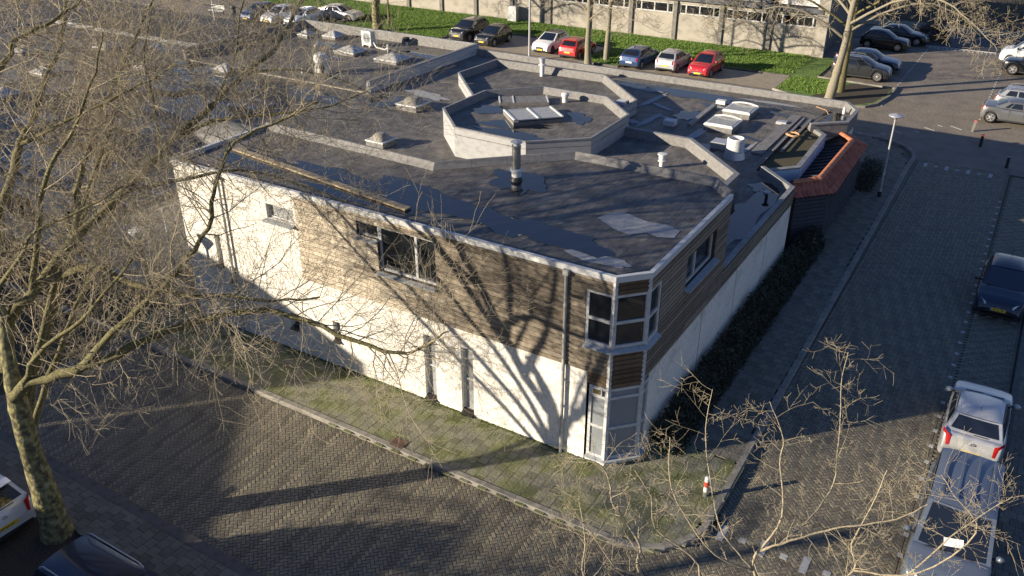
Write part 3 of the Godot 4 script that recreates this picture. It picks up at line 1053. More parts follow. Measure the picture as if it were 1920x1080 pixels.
func make_building() -> void:
	var B := thing("corner_building", "white and timber-clad flat-roofed corner building with a bay window", "building", V(-16, 0, -30))
	# --- left facade
	var t := facade(Vector2(-24.5, -17.8), Vector2(-7.83, -17.8))
	var mb := MB.new()
	var ox := -24.5
	var hs_white := [[-20.2 - ox, 5.0, -19.0 - ox, 5.5], [-23.0 - ox, 2.6, -22.72 - ox, 3.75], [-22.47 - ox, 2.1, -22.18 - ox, 2.65], [-19.75 - ox, 1.05, -19.38 - ox, 1.6]]
	wall_holes(mb, t, 5.6, 6.08, hs_white, 0.14)
	var t2 := facade(Vector2(-18.9, -17.8), Vector2(-7.83, -17.8))
	ox = -18.9
	var hs_low := [[-14.09 - ox, 0.26, -13.66 - ox, 2.53], [-12.71 - ox, 0.22, -12.27 - ox, 2.52], [-17.82 - ox, 1.15, -17.5 - ox, 1.85]]
	wall_holes(mb, t2, 10.4, 3.12, hs_low, 0.16)
	# left end and a plain right wall below the boards
	var tl := facade(Vector2(-24.5, -22.2), Vector2(-24.5, -17.8))
	wall_holes(mb, tl, 4.4, 6.08, [], 0.1)
	var tr := facade(Vector2(-7.18, -18.95), Vector2(-7.18, -33.0))
	var slots := []
	for z in [-23.1, -26.44, -29.8]:
		slots.append([-18.95 - z - 0.06, 0.0, -18.95 - z + 0.06, 2.84])
	wall_holes(mb, tr, 14.05, 2.86, slots, 0.05)
	part("white_wall", mb.done(), M.white_wall, B)
	for z in [-23.1, -26.44, -29.8]:
		mb = MB.new()
		mb.box(V(-7.24, 0, z - 0.06), V(-7.225, 2.84, z + 0.06))
		part("joint_strip", mb.done(), M.trim, B)
	# windows of the white wall
	var tw := func(x: float, y: float) -> Transform3D: return facade(Vector2(x, -17.8), Vector2(x + 1, -17.8), y)
	win(B, tw.call(-20.2, 5.0), 1.2, 0.5, 0.13, [], [], M.white_blind, "plain")
	win(B, tw.call(-23.0, 2.6), 0.28, 1.15, 0.12, [], [0.6], M.glass, "tile", 0.04)
	win(B, tw.call(-22.47, 2.1), 0.29, 0.55, 0.12, [], [], M.glass, "tile", 0.04)
	win(B, tw.call(-19.75, 1.05), 0.37, 0.55, 0.12, [], [], M.glass, "tile", 0.04)
	win(B, tw.call(-17.82, 1.15), 0.32, 0.7, 0.12, [], [], M.glass, "tile", 0.04)
	win(B, tw.call(-14.09, 0.26), 0.43, 2.27, 0.14, [], [1.12], M.white_blind, "tile", 0.05)
	win(B, tw.call(-12.71, 0.22), 0.44, 2.30, 0.14, [], [1.14], M.white_blind, "tile", 0.05)
	# weep slots left open in the joints
	for k in 30:
		var x := -18.6 + k * 0.34 + rng.randf_range(-0.04, 0.04)
		for y in [0.42, 2.86]:
			if k % (2 if y < 1.0 else 3) == 0:
				mb = MB.new()
				mb.box(V(x, y, -17.82), V(x + 0.016, y + 0.075, -17.797))
				part("weep_slot", mb.done(), M.black, B)
	# --- timber cladding
	var th := facade(Vector2(-18.9, -17.8), Vector2(-7.83, -17.8))
	var wood_holes := [[2.53, 5.30, 3.31, 5.76], [3.30, 4.30, 5.43, 5.76], [10.27, 3.96, 11.07, 5.66], [9.4, 0.0, 10.4, 3.12]]
	mb = MB.new()
	wall_holes(mb, facade(Vector2(-18.9, -17.8), Vector2(-7.83, -17.8), 3.12), 11.07, 2.96, [[2.53, 5.30 - 3.12, 3.31, 5.76 - 3.12], [3.30, 4.30 - 3.12, 5.43, 5.76 - 3.12], [10.27, 3.96 - 3.12, 11.07, 5.66 - 3.12]], 0.16)
	wall_holes(mb, facade(Vector2(-8.5, -17.8), Vector2(-7.83, -17.8), 2.76), 0.67, 0.36, [], 0.1)
	wall_holes(mb, facade(Vector2(-7.18, -18.5), Vector2(-7.18, -24.65), 2.86), 6.15, 3.22, [[0.0, 1.10, 0.80, 2.78], [2.63, 1.62, 5.05, 2.56]], 0.16)
	wall_holes(mb, facade(Vector2(-7.18, -24.65), Vector2(-7.18, -33.0), 2.86), 8.35, 0.7, [], 0.1)
	wall_holes(mb, facade(Vector2(-7.18, -33.0), Vector2(-8.65, -34.45)), 2.06, 3.56, [], 0.1)
	part("boarding_back", mb.done(), M.batten, B)
	clad("plank", B, th, 11.07, 3.12, 6.07, 0.148, wood_holes, M.planks, 3.0, 0.17, Vector2.ZERO, M.planks_pale, 4.4)
	clad("plank", B, facade(Vector2(-8.5, -17.8), Vector2(-7.86, -17.8)), 0.64, 2.77, 3.12, 0.12, [], M.planks_dark, 3.0)
	clad("plank", B, facade(Vector2(-7.18, -18.5), Vector2(-7.18, -24.65)), 6.15, 2.86, 6.07, 0.148, [[0.0, 3.90, 0.80, 5.66], [2.63, 4.46, 5.05, 5.44], [0.0, 0.0, 0.48, 2.9]], M.planks_z, 3.0)
	clad("plank", B, facade(Vector2(-7.18, -24.65), Vector2(-7.18, -33.0)), 8.35, 2.88, 3.5, 0.15, [], M.planks_z, 3.0)
	# windows in the cladding
	win(B, tw.call(-16.37, 5.30), 0.77, 0.46, 0.10, [], [], M.glass, "plain")
	win(B, tw.call(-15.60, 4.30), 2.13, 1.46, 0.10, [1.36], [], M.glass, "plain", 0.07)
	var tz := func(z: float, y: float) -> Transform3D: return facade(Vector2(-7.18, z), Vector2(-7.18, z - 1), y)
	win(B, tz.call(-21.13, 4.48), 2.42, 0.94, 0.10, [0.95], [], M.glass, "plain", 0.07)
	# --- bay window round the chamfered corner
	var bay := PackedVector2Array([Vector2(-8.63, -17.8), Vector2(-7.83, -17.8), Vector2(-7.18, -18.5), Vector2(-7.18, -19.28)])
	var lowbay := PackedVector2Array([Vector2(-8.42, -17.8), Vector2(-7.85, -17.8), Vector2(-7.18, -18.52), Vector2(-7.18, -18.97)])
	for lvl in 2:
		var bp: PackedVector2Array = bay if lvl else lowbay
		for k in 3:
			var f := facade(bp[k], bp[k + 1], 4.05 if lvl else 0.36)
			var len := bp[k].distance_to(bp[k + 1])
			var h := 1.6 if lvl else 2.38
			win(B, f, len, h, 0.0, [], [0.76] if lvl else [1.05, 2.06], M.glass if lvl else M.blind, "", 0.085)
		sweep("bay_sill", M.sill, B, bp, false, [[0.14, (3.93 if lvl else 0.30)], [0.14, (3.96 if lvl else 0.33)], [-0.05, (4.05 if lvl else 0.37)], [-0.05, (3.93 if lvl else 0.30)]])
	for k in 2:
		var p := bay[k + 1]
		mb = MB.new()
		mb.boxt(Transform3D(Basis(Vector3.UP, -PI * 0.12 if k == 0 else -PI * 0.38), V(p.x, 5.09, p.y)), V(0.10, 2.06, 0.10))
		part("corner_post", mb.done(), M.frame, B)
		mb = MB.new()
		mb.boxt(Transform3D(Basis(Vector3.UP, -PI * 0.12 if k == 0 else -PI * 0.38), V(lowbay[k + 1].x, 2.13, lowbay[k + 1].y)), V(0.10, 3.56, 0.10))
		part("corner_post", mb.done(), M.frame, B)
	var chamfer := facade(lowbay[1], lowbay[2])
	clad("plank", B, chamfer, lowbay[1].distance_to(lowbay[2]), 2.76, 3.93, 0.148, [], M.planks_dark, 3.0)
	clad("plank", B, facade(bay[1], bay[2]), bay[1].distance_to(bay[2]), 5.64, 6.06, 0.14, [], M.planks_dark, 3.0)
	mb = MB.new()
	mb.box(V(-8.33, 2.47, -17.8), V(-8.02, 2.70, -17.765))
	part("vent_grille", mb.done(), M.trim, B)
	mb = MB.new()
	mb.box(V(-8.29, 2.51, -17.764), V(-8.06, 2.66, -17.758))
	part("grille_opening", mb.done(), M.ochre, B)
	sweep("plinth", M.white_wall, B, PackedVector2Array([Vector2(-8.46, -17.8), Vector2(-7.85, -17.8), Vector2(-7.18, -18.52), Vector2(-7.18, -19.0)]), false, [[0.0, 0.0], [0.0, 0.24], [-0.1, 0.24], [-0.1, 0.0]])
	sweep("tile_course", M.sill_tile, B, lowbay, false, [[0.06, 0.24], [0.06, 0.30], [-0.1, 0.31], [-0.1, 0.24]], 0.12, 0.008)
	mb = MB.new()
	mb.prism(poly([-24.3, -20.6, -10.6, -20.6, -10.2, -21.2, -10.2, -24.6, -13.0, -25.2, -16.5, -21.9, -24.3, -22.0]), 0.0, 6.02)
	part("inner_wall", mb.done(), M.room, B)
	mb = MB.new()
	mb.prism(poly([-24.35, -18.1, -8.05, -18.1, -7.48, -18.7, -7.48, -24.5, -8.1, -25.2, -13.0, -25.2, -16.5, -21.9, -24.35, -22.0]), 3.2, 3.55)
	part("upper_floor", mb.done(), M.room, B)
	# --- downpipes
	for q in [[-9.2, 6.05], [-22.2, 6.05]]:
		mb = MB.new()
		mb.tube([V(q[0], q[1] - 0.02, -17.70), V(q[0], 3.2, -17.70), V(q[0], 3.18, -17.70), V(q[0], 0.12, -17.70)], [0.045, 0.045, 0.052, 0.052], 10)
		var pipe := part("downpipe", mb.done(), M.pipe, B)
		for y in [0.8, 1.7, 2.6, 3.9, 5.0]:
			mb = MB.new()
			mb.tube([V(q[0], y, -17.70), V(q[0], y + 0.05, -17.70)], [0.062, 0.062], 10)
			mb.box(V(q[0] - 0.02, y, -17.82), V(q[0] + 0.02, y + 0.04, -17.72))
			part("pipe_clip", mb.done(), M.pipe, pipe, Vector3.ZERO)
		mb = MB.new()
		mb.boxt(Transform3D(Basis(), V(q[0], 6.0, -17.70)), V(0.16, 0.16, 0.13))
		part("hopper", mb.done(), M.pipe, pipe, Vector3.ZERO)
	mb = MB.new()
	mb.box(V(-9.08, 5.28, -17.79), V(-8.72, 5.36, -17.755))
	part("house_sign", mb.done(), M.black, B)
	# --- upper roof
	var U := poly([-24.5, -17.8, -7.83, -17.8, -7.18, -18.5, -7.18, -24.65, -8.0, -25.5, -13.0, -25.4, -16.5, -22.0, -24.5, -22.25])
	felt(B, U, 6.07, M.felt, 1.03)
	sweep("roof_trim", M.trim, B, poly([-24.5, -22.2, -24.5, -17.8, -7.83, -17.8, -7.18, -18.5, -7.18, -24.65]), false, [[0.06, 6.03], [0.06, 6.20], [-0.06, 6.20], [-0.06, 6.10], [-0.06, 6.03]], 2.5, 0.006)
	sweep("upstand", [M.upstand], B, poly([-7.18, -24.7, -8.0, -25.5, -13.0, -25.4, -16.5, -22.0, -24.5, -22.25]), false, [[0.02, 3.2], [0.02, 6.30], [-0.06, 6.30], [-0.13, 6.20], [-0.24, 6.085], [-0.24, 6.0]], 1.3, 0.012)
	# --- low roof
	var low := poly([-31, -46.3, -31, -22.0, -24.3, -22.0, -24.3, -18.1, -7.7, -18.1, -7.3, -18.7, -7.3, -33, -8.65, -34.4, -9.3, -35.0, -9.4, -42.0, -8.76, -41.9, -7.35, -42.9, -7.35, -45.1, -8.15, -46.3])
	mb = MB.new()
	mb.prism(poly([-30.9, -46.2, -30.9, -22.0, -24.3, -22.0, -24.3, -21.0, -7.5, -21.0, -7.45, -33, -8.7, -34.3, -8.6, -35.5, -7.95, -36.3, -8.1, -41.2, -8.8, -41.9, -7.4, -43.0, -7.4, -45.1, -8.2, -46.2]), 0.0, 3.1)
	part("low_wall", mb.done(), M.white_wall, B)
	felt(B, low, 3.28, M.felt, 1.0)
	var par := func(pts: Array, y0: float, y1: float, inner: float, mat: Material) -> void:
		sweep("parapet", [mat], B, poly(pts), false, [[0.0, y0], [0.0, y1 - 0.02], [-0.13, y1 - 0.02], [-0.16, y1 - 0.06], [-0.26, inner + 0.02], [-0.26, inner - 0.05]], 2.4, 0.006)
		sweep("coping", M.coping, B, poly(pts), false, [[0.03, y1 - 0.06], [0.03, y1 + 0.012], [-0.15, y1 + 0.020], [-0.15, y1 - 0.02]], 1.8, 0.010)
	par.call([-7.18, -24.75, -7.18, -33.0, -8.65, -34.45, -8.9, -34.7], 3.5, 3.62, 3.30, M.upstand)
	par.call([-8.76, -41.65, -7.31, -42.9, -7.31, -45.14, -8.1, -46.45, -23.0, -46.4, -31.0, -46.4], 2.9, 3.60, 3.30, M.upstand)
	# --- triangular middle roof
	var T := poly([-8.9, -25.3, -9.15, -32.0, -12.3, -35.15, -15.4, -35.2, -15.4, -31.4, -17.5, -29.6, -17.5, -25.0, -13.2, -25.0])
	felt(B, T, 3.74, M.felt, 1.0)
	sweep("parapet", [M.upstand], B, poly([-9.15, -25.6, -9.15, -32.0]), false, [[0.0, 3.1], [0.0, 4.10], [-0.2, 4.10], [-0.34, 3.76], [-0.34, 3.6]])
	sweep("parapet", [M.upstand], B, poly([-9.18, -32.0, -12.3, -35.15]), false, [[0.0, 3.1], [0.0, 4.10], [-0.16, 4.10], [-0.34, 3.76], [-0.34, 3.6]], 1.8, 0.008)
	sweep("parapet", [M.upstand], B, poly([-12.3, -35.17, -15.5, -35.2]), false, [[0.0, 3.1], [0.0, 4.10], [-0.2, 4.10], [-0.34, 3.76], [-0.34, 3.6]])
	sweep("coping", M.coping, B, poly([-9.15, -25.6, -9.15, -32.0, -12.3, -35.15, -15.45, -35.2]), false, [[0.035, 4.06], [0.035, 4.112], [-0.17, 4.118], [-0.17, 4.09]], 1.8, 0.010)
	# --- octagonal lantern roofs
	var o1 := poly([-23.25, -35.35, -23.25, -31.8, -21.15, -29.72, -17.5, -29.65, -15.4, -31.5, -15.45, -35.4, -17.55, -37.5, -21.1, -37.5])
	octagon(B, o1, 3.1, 4.63, 4.30)
	var o2 := poly([-24.0, -35.6, -19.0, -35.5, -17.0, -37.6, -17.0, -39.8, -20.5, -43.4, -27.6, -43.3, -27.8, -39.6])
	octagon(B, o2, 3.1, 4.0, 3.62)
	tile_bay(B)


# Walls, felt, upstand and coping of a raised roof
func octagon(B: Node3D, p: PackedVector2Array, y0: float, y1: float, deck: float) -> void:
	for k in p.size():
		var a := p[k]
		var b := p[(k + 1) % p.size()]
		var mb := MB.new()
		wall_holes(mb, facade(a, b, y0), a.distance_to(b), y1 - y0 - 0.03, [], 0.1)
		part("wall_panel", mb.done(), M.oct_wall, B)
	felt(B, p, deck, M.felt, 1.0)
	var mi := miters(p, true)
	for k in p.size():
		var mb := MB.new()
		var j := (k + 1) % p.size()
		stretch(mb, p[k], p[j], mi[k], mi[j], [[-0.02, y1 - 0.1], [-0.02, y1 - 0.02], [-0.10, y1 - 0.02], [-0.24, deck + 0.02], [-0.24, deck - 0.04]])
		part("upstand", mb.done(), M.upstand, B)
	sweep("coping", M.coping, B, p, true, [[0.02, y1 - 0.07], [0.02, y1], [-0.085, y1 + 0.005], [-0.085, y1 - 0.03]], 1.8, 0.008)


func pantile(front: bool) -> ArrayMesh:
	var mb := MB.new()
	var g := []
	for i in 3:
		var row := []
		for j in 9:
			var u := j / 8.0
			var y := 0.028 * sin(u * TAU - 0.6) + 0.012 * (1 - i * 0.5) + 0.012
			row.append(V((u - 0.5) * 0.232, y, (i - 1) * 0.18))
		g.append(row)
	mb.grid(g, true)
	# the lower edge shows the thickness of the clay
	for j in 8:
		var a: Vector3 = g[2][j]
		var b: Vector3 = g[2][j + 1]
		mb.quad(a - V(0, 0.018, 0), b - V(0, 0.018, 0), b, a)
	return mb.done()


func tile_bay(B: Node3D) -> void:
	var eave := PackedVector2Array([Vector2(-7.45, -34.5), Vector2(-6.12, -36.0), Vector2(-6.27, -43.1), Vector2(-7.6, -44.6)])
	var rid := PackedVector2Array([Vector2(-7.72, -35.1), Vector2(-6.88, -36.10), Vector2(-6.84, -41.95), Vector2(-8.2, -43.6)])
	var ye := 2.55
	var yr := 3.0
	var foot := PackedVector2Array([Vector2(-7.5, -35.0), Vector2(-6.42, -36.22), Vector2(-6.52, -43.0), Vector2(-7.6, -44.3)])
	var mb := MB.new()
	mb.prism(PackedVector2Array([foot[0] + Vector2(-0.2, 0), foot[0], foot[1], foot[2], foot[3], foot[3] + Vector2(-0.4, 0), Vector2(-7.9, -40)]), 0.0, 2.2)
	part("boarding_back", mb.done(), M.batten, B)
	for k in 3:
		clad("siding_board", B, facade(foot[k], foot[k + 1]), foot[k].distance_to(foot[k + 1]), 0.05, 2.53, 0.177, [], M.siding, 4.0, 0.30)
	for k in [1, 2]:
		mb = MB.new()
		mb.boxt(Transform3D(Basis(Vector3.UP, 0.4), V(foot[k].x + 0.015, 1.26, foot[k].y)), V(0.07, 2.5, 0.07))
		part("corner_strip", mb.done(), M.siding[0], B)
	mb = MB.new()
	mb.boxt(Transform3D(Basis(), V(-6.44, 1.26, -39.4)), V(0.05, 2.48, 0.07))
	part("corner_strip", mb.done(), M.siding[1], B)
	var tm := pantile(true)
	for k in 3:
		var e0 := V(eave[k].x, ye, eave[k].y)
		var e1 := V(eave[k + 1].x, ye, eave[k + 1].y)
		var r0 := V(rid[k].x, yr, rid[k].y)
		var r1 := V(rid[k + 1].x, yr, rid[k + 1].y)
		mb = MB.new()
		mb.quad(e0 - V(0, 0.03, 0), e1 - V(0, 0.03, 0), r1 - V(0, 0.03, 0), r0 - V(0, 0.03, 0))
		part("roof_underlay", mb.done(), M.black_sheet, B)
		var along := (e1 - e0).normalized()
		var up := (((r0 + r1) - (e0 + e1)) * 0.5)
		up = (up - along * up.dot(along)).normalized()
		var nrm := along.cross(up).normalized()
		var slope := (((r0 + r1) - (e0 + e1)) * 0.5).dot(up)
		for row in 3:
			var s := slope * (row + 0.5) / 3.0
			var f := s / slope
			var a := e0.lerp(r0, f)
			var b := e1.lerp(r1, f)
			var n := maxi(1, int(round(a.distance_to(b) / 0.215)))
			for i in n:
				var c := a.lerp(b, (i + 0.5) / n)
				var bs := Basis(along, nrm, along.cross(nrm))
				bs = bs.scaled_local(V(a.distance_to(b) / n / 0.222, 1, slope / 3.0 / 0.335))
				part("roof_tile", tm, M.pantile[rng.randi() % 3], B, rel(B, Transform3D(bs.rotated(along, rng.randf_range(-0.015, 0.015)), c + nrm * 0.012)))
		# ridge tiles
		var n2 := maxi(2, int(round(r0.distance_to(r1) / 0.27)))
		var rmesh := MB.new()
		var g := []
		for i in 2:
			var row := []
			for j in 8:
				var an := PI * j / 7.0
				var rr := 0.115 + 0.016 * i
				row.append(V((i - 0.5) * (r0.distance_to(r1) / n2 + 0.05), sin(an) * rr, cos(an) * rr))
			g.append(row)
		rmesh.grid(g, true)
		var rm := rmesh.done()
		for i in n2:
			var d := (r1 - r0).normalized()
			part("ridge_tile", rm, M.ridge[(i + k) % 2], B, rel(B, Transform3D(Basis(d, Vector3.UP, d.cross(Vector3.UP)), r0.lerp(r1, (i + 0.5) / n2) - V(0, 0.0, 0))))
	# black corrugated sheets falling back from the ridge to the blue wall
	var n3 := 11
	for i in n3:
		var a := rid[1].lerp(rid[2], float(i) / n3)
		var b := rid[1].lerp(rid[2], float(i + 1) / n3)
		mb = MB.new()
		mb.quad(V(a.x, yr - 0.02, a.y), V(b.x, yr - 0.02, b.y), V(-8.0, 2.62, b.y - 0.02), V(-8.0, 2.62, a.y))
		mb.tube([V(a.x, yr + 0.0, a.y), V(-8.0, 2.64, a.y)], [0.05, 0.05], 6)
		part("corrugated_sheet", mb.done(), M.black_sheet, B)
	mb = MB.new()
	mb.quad(V(rid[0].x, yr - 0.03, rid[0].y), V(rid[1].x, yr - 0.03, rid[1].y), V(-8.0, 2.62, -36.6), V(-8.5, 2.62, -35.2))
	mb.quad(V(rid[2].x, yr - 0.03, rid[2].y), V(rid[3].x, yr - 0.03, rid[3].y), V(-8.8, 2.62, -43.4), V(-8.0, 2.62, -42.0))
	part("corrugated_sheet", mb.done(), M.black_sheet, B)
	# the mossy roof edge with blue boards
	var mo := PackedVector2Array([Vector2(-8.8, -35.2), Vector2(-7.80, -36.25), Vector2(-7.95, -41.3), Vector2(-8.93, -42.4)])
	for k in 3:
		clad("blue_board", B, facade(mo[k], mo[k + 1]), mo[k].distance_to(mo[k + 1]), 2.45, 3.26, 0.16, [], M.blue_board, 5.0, 0.06)
	sweep("parapet", [M.upstand], B, mo, false, [[-0.02, 2.3], [-0.02, 3.29], [-0.18, 3.29], [-0.26, 3.05], [-0.26, 2.9]])
	sweep("coping", M.coping, B, mo, false, [[0.05, 3.25], [0.05, 3.315], [-0.17, 3.32], [-0.17, 3.28]], 1.8, 0.008)
	patch("moss_bed", poly([-9.0, -35.2, -8.0, -36.3, -8.15, -41.2, -8.9, -42.1, -9.35, -41.6, -9.5, -38.0, -10.0, -36.2, -9.5, -35.5]), 3.18, M.moss)


# ---------------------------------------------------------------- other buildings
func make_rear_wing() -> void:
	var B := thing("rear_wing", "low flat-roofed wing with grey boarded edge beside the lawn", "building", V(-38, 0, -41))
	var mb := MB.new()
	mb.prism(poly([-31.15, -46.4, -46, -46.4, -46, -35.8, -31.15, -35.8]), 0.0, 3.2)
	part("wall", mb.done(), M.white_wall, B)
	felt(B, poly([-31.2, -46.3, -45.9, -46.3, -45.9, -35.7, -31.2, -35.7]), 3.32, M.felt, 1.0)
	var out := poly([-46, -35.7, -31.0, -35.7, -31.0, -46.5, -46, -46.5])
	for k in 4:
		var a := out[k]
		var b := out[(k + 1) % 4]
		if k == 0:
			continue
		sweep("parapet", [M.upstand], B, PackedVector2Array([a, b]), false, [[-0.04, 3.0], [-0.04, 3.90], [-0.15, 3.90], [-0.26, 3.34], [-0.26, 3.2]], 2.4, 0.006)
		sweep("coping", M.coping, B, PackedVector2Array([a, b]), false, [[0.03, 3.84], [0.03, 3.92], [-0.16, 3.93], [-0.16, 3.88]], 1.9, 0.010)
	clad("board", B, facade(Vector2(-30.98, -35.7), Vector2(-30.98, -46.5)), 10.8, 3.12, 3.86, 0.18, [], M.grey_board, 5.0, 0.08)


func make_annex() -> void:
	var B := thing("annex", "single-storey white annex with a puddled flat roof behind the plane tree", "building", V(-40, 0, -28))
	var mb := MB.new()
	wall_holes(mb, facade(Vector2(-64, -18.3), Vector2(-28.3, -18.3)), 35.7, 3.2, [[22.0, 0.9, 24.4, 2.3], [26.6, 0.9, 29.0, 2.3], [31.0, 0.05, 32.1, 2.3]], 0.14)
	wall_holes(mb, facade(Vector2(-28.3, -18.3), Vector2(-28.3, -22.2)), 3.9, 3.2, [], 0.1)
	wall_holes(mb, facade(Vector2(-46, -38.6), Vector2(-64, -38.6)), 18.0, 3.2, [], 0.1)
	wall_holes(mb, facade(Vector2(-64, -38.6), Vector2(-64, -18.3)), 20.3, 3.2, [], 0.1)
	part("white_wall", mb.done(), M.white_wall, B)
	mb = MB.new()
	mb.prism(poly([-63.8, -38.4, -46.1, -38.4, -46.1, -35.9, -31.1, -35.9, -31.1, -22.2, -28.5, -22.2, -28.5, -21.4, -63.8, -21.4]), 0.0, 3.1)
	part("inner_wall", mb.done(), M.room, B)
	for x in [-42.0, -37.4]:
		win(B, facade(Vector2(x, -18.3), Vector2(x + 1, -18.3), 0.9), 2.4, 1.4, 0.1, [0.8, 1.6], [], M.glass, "plain", 0.07)
	win(B, facade(Vector2(-33.0, -18.3), Vector2(-32.0, -18.3), 0.05), 1.1, 2.25, 0.1, [], [1.1], M.glass, "", 0.08)
	var area := poly([-64, -38.6, -46, -38.6, -46, -35.7, -31.0, -35.7, -31.0, -22.0, -28.3, -22.0, -28.3, -18.3, -64, -18.3])
	felt(B, area, 3.22, M.felt, 1.0)
	sweep("roof_trim", M.coping, B, poly([-46, -38.6, -64, -38.6, -64, -18.3, -28.3, -18.3, -28.3, -22.0]), false, [[0.05, 3.10], [0.05, 3.44], [-0.14, 3.44], [-0.30, 3.24], [-0.30, 3.15]], 2.5, 0.008)
	# a curved barrel of roofing where the wings meet
	mb = MB.new()
	var g := []
	for i in 2:
		var row := []
		for j in 13:
			var a := PI * j / 12.0
			row.append(V(-33.2 + i * 3.2, 3.2 + sin(a) * 0.75, -26.4 + cos(a) * 1.15))
		g.append(row)
	mb.grid(g, true)
	for i in 2:
		for j in 12:
			mb.tri(V(-33.2 + i * 3.2, 3.2, -26.4), g[i][j], g[i][j + 1])
	part("barrel_roof", mb.done(), M.upstand, B)


func make_apartments() -> void:
	var B := thing("apartment_block", "long grey concrete apartment block with high strip windows behind the lawn", "building", V(-45, 0, -75))
	var x1 := -15.4
	var xs := []
	var x := x1
	while x > -76:
		xs.append(x)
		x -= 4.05
	var mb := MB.new()
	var holes := []
	var w: float = x1 - xs[-1]
	for k in 7:
		var a: float = xs[k + 1] - xs[-1] + 0.33
		holes.append([a, 2.15, a + 3.5, 2.98])
	wall_holes(mb, facade(Vector2(xs[-1], -71.4), Vector2(x1, -71.4)), w, 3.3, holes, 0.15)
	part("concrete_wall", mb.done(), M.concrete, B)
	mb = MB.new()
	wall_holes(mb, facade(Vector2(x1, -71.4), Vector2(x1, -80.0)), 8.6, 9.2, [], 0.1)
	wall_holes(mb, facade(Vector2(xs[-1], -80), Vector2(xs[-1], -71.4)), 8.6, 9.2, [], 0.1)
	wall_holes(mb, facade(Vector2(x1, -80), Vector2(xs[-1], -80)), w, 9.2, [], 0.1)
	part("end_wall", mb.done(), M.pier, B)
	for k in xs.size():
		mb = MB.new()
		var wide := 0.9 if k == 0 else 0.34
		mb.box(V(xs[k] - wide * 0.5, 0, -71.42), V(xs[k] + wide * 0.5, 9.2 if k == 0 else 3.3, -71.1 if k == 0 else -71.24))
		part("pier", mb.done(), M.concrete if k == 0 else M.pier, B)
	for k in 7:
		win(B, facade(Vector2(xs[k + 1] + 0.33, -71.4), Vector2(xs[k], -71.4), 2.15), 3.5, 0.83, 0.08, [0.55, 1.75, 2.95], [], M.glass, "", 0.09)
	mb = MB.new()
	mb.box(V(xs[-1], 3.3, -71.9), V(x1, 3.62, -71.0))
	part("floor_slab", mb.done(), M.slab_edge, B)
	mb = MB.new()
	mb.box(V(xs[-1], 3.62, -79.9), V(x1, 3.64, -72.0))
	mb.box(V(xs[-1], 3.62, -72.2), V(x1, 9.2, -72.1))
	part("upper_wall", mb.done(), M.concrete, B)
	mb = MB.new()
	mb.box(V(xs[-1], 9.2, -80), V(x1, 9.5, -71.0))
	part("roof", mb.done(), M.slab_edge, B)
	for k in xs.size() - 1:
		var a: float = xs[k + 1] + 0.12
		var b: float = xs[k] - 0.12
		mb = MB.new()
		match k % 4:
			0:
				mb.box(V(a + 0.3, 3.75, -71.6), V(b, 5.0, -71.5))
				part("white_panel", mb.done(), M.white_panel, B)
				win(B, facade(Vector2(a + 0.3, -71.55), Vector2(b, -71.55), 5.05), b - a - 0.3, 1.3, 0.0, [1.2, 2.4], [], M.glass, "", 0.08)
			1, 3:
				mb.box(V(a, 3.66, -71.7), V(b, 6.2, -71.66))
				part("glass_screen", mb.done(), M.blind, B)
				for i in 6:
					mb = MB.new()
					mb.box(V(a, 3.8 + i * 0.42, -71.66), V(b, 3.84 + i * 0.42, -71.6))
					part("screen_bar", mb.done(), M.black, B)
				for i in 5:
					mb = MB.new()
					mb.box(V(a + i * (b - a) / 4 - 0.03, 3.66, -71.64), V(a + i * (b - a) / 4 + 0.03, 6.2, -71.58))
					part("screen_bar", mb.done(), M.black, B)
			2:
				mb.box(V(a - 0.1, 3.66, -71.6), V(b + 0.1, 6.2, -71.45))
				part("ochre_panel", mb.done(), M.ochre, B)
	# scrawl sprayed on the wall near its end
	var tm := TextMesh.new()
	tm.text = "DAAS"
	tm.font = system_font()
	tm.font_size = 40
	tm.pixel_size = 0.012
	tm.depth = 0.004
	part("graffiti", tm, plain(lin(0.10, 0.10, 0.10), 0.8), B, rel(B, Transform3D(Basis.from_euler(Vector3(0, 0, -0.06)), V(-17.4, 1.45, -71.396))))
	mb = MB.new()
	mb.chbox(Transform3D(Basis(), V(-43.2, 0.75, -70.7)), V(0.9, 1.4, 0.5), 0.03)
	var cab := part(numbered("utility_cabinet"), mb.done(), M.galv, self, Vector3.ZERO)
	tag(cab, "grey steel utility cabinet standing against the apartment wall", "cabinet")
	mb = MB.new()
	mb.box(V(-40.4, 0, -71.39), V(-39.7, 2.0, -71.33))
	part("door", mb.done(), M.pier, B)


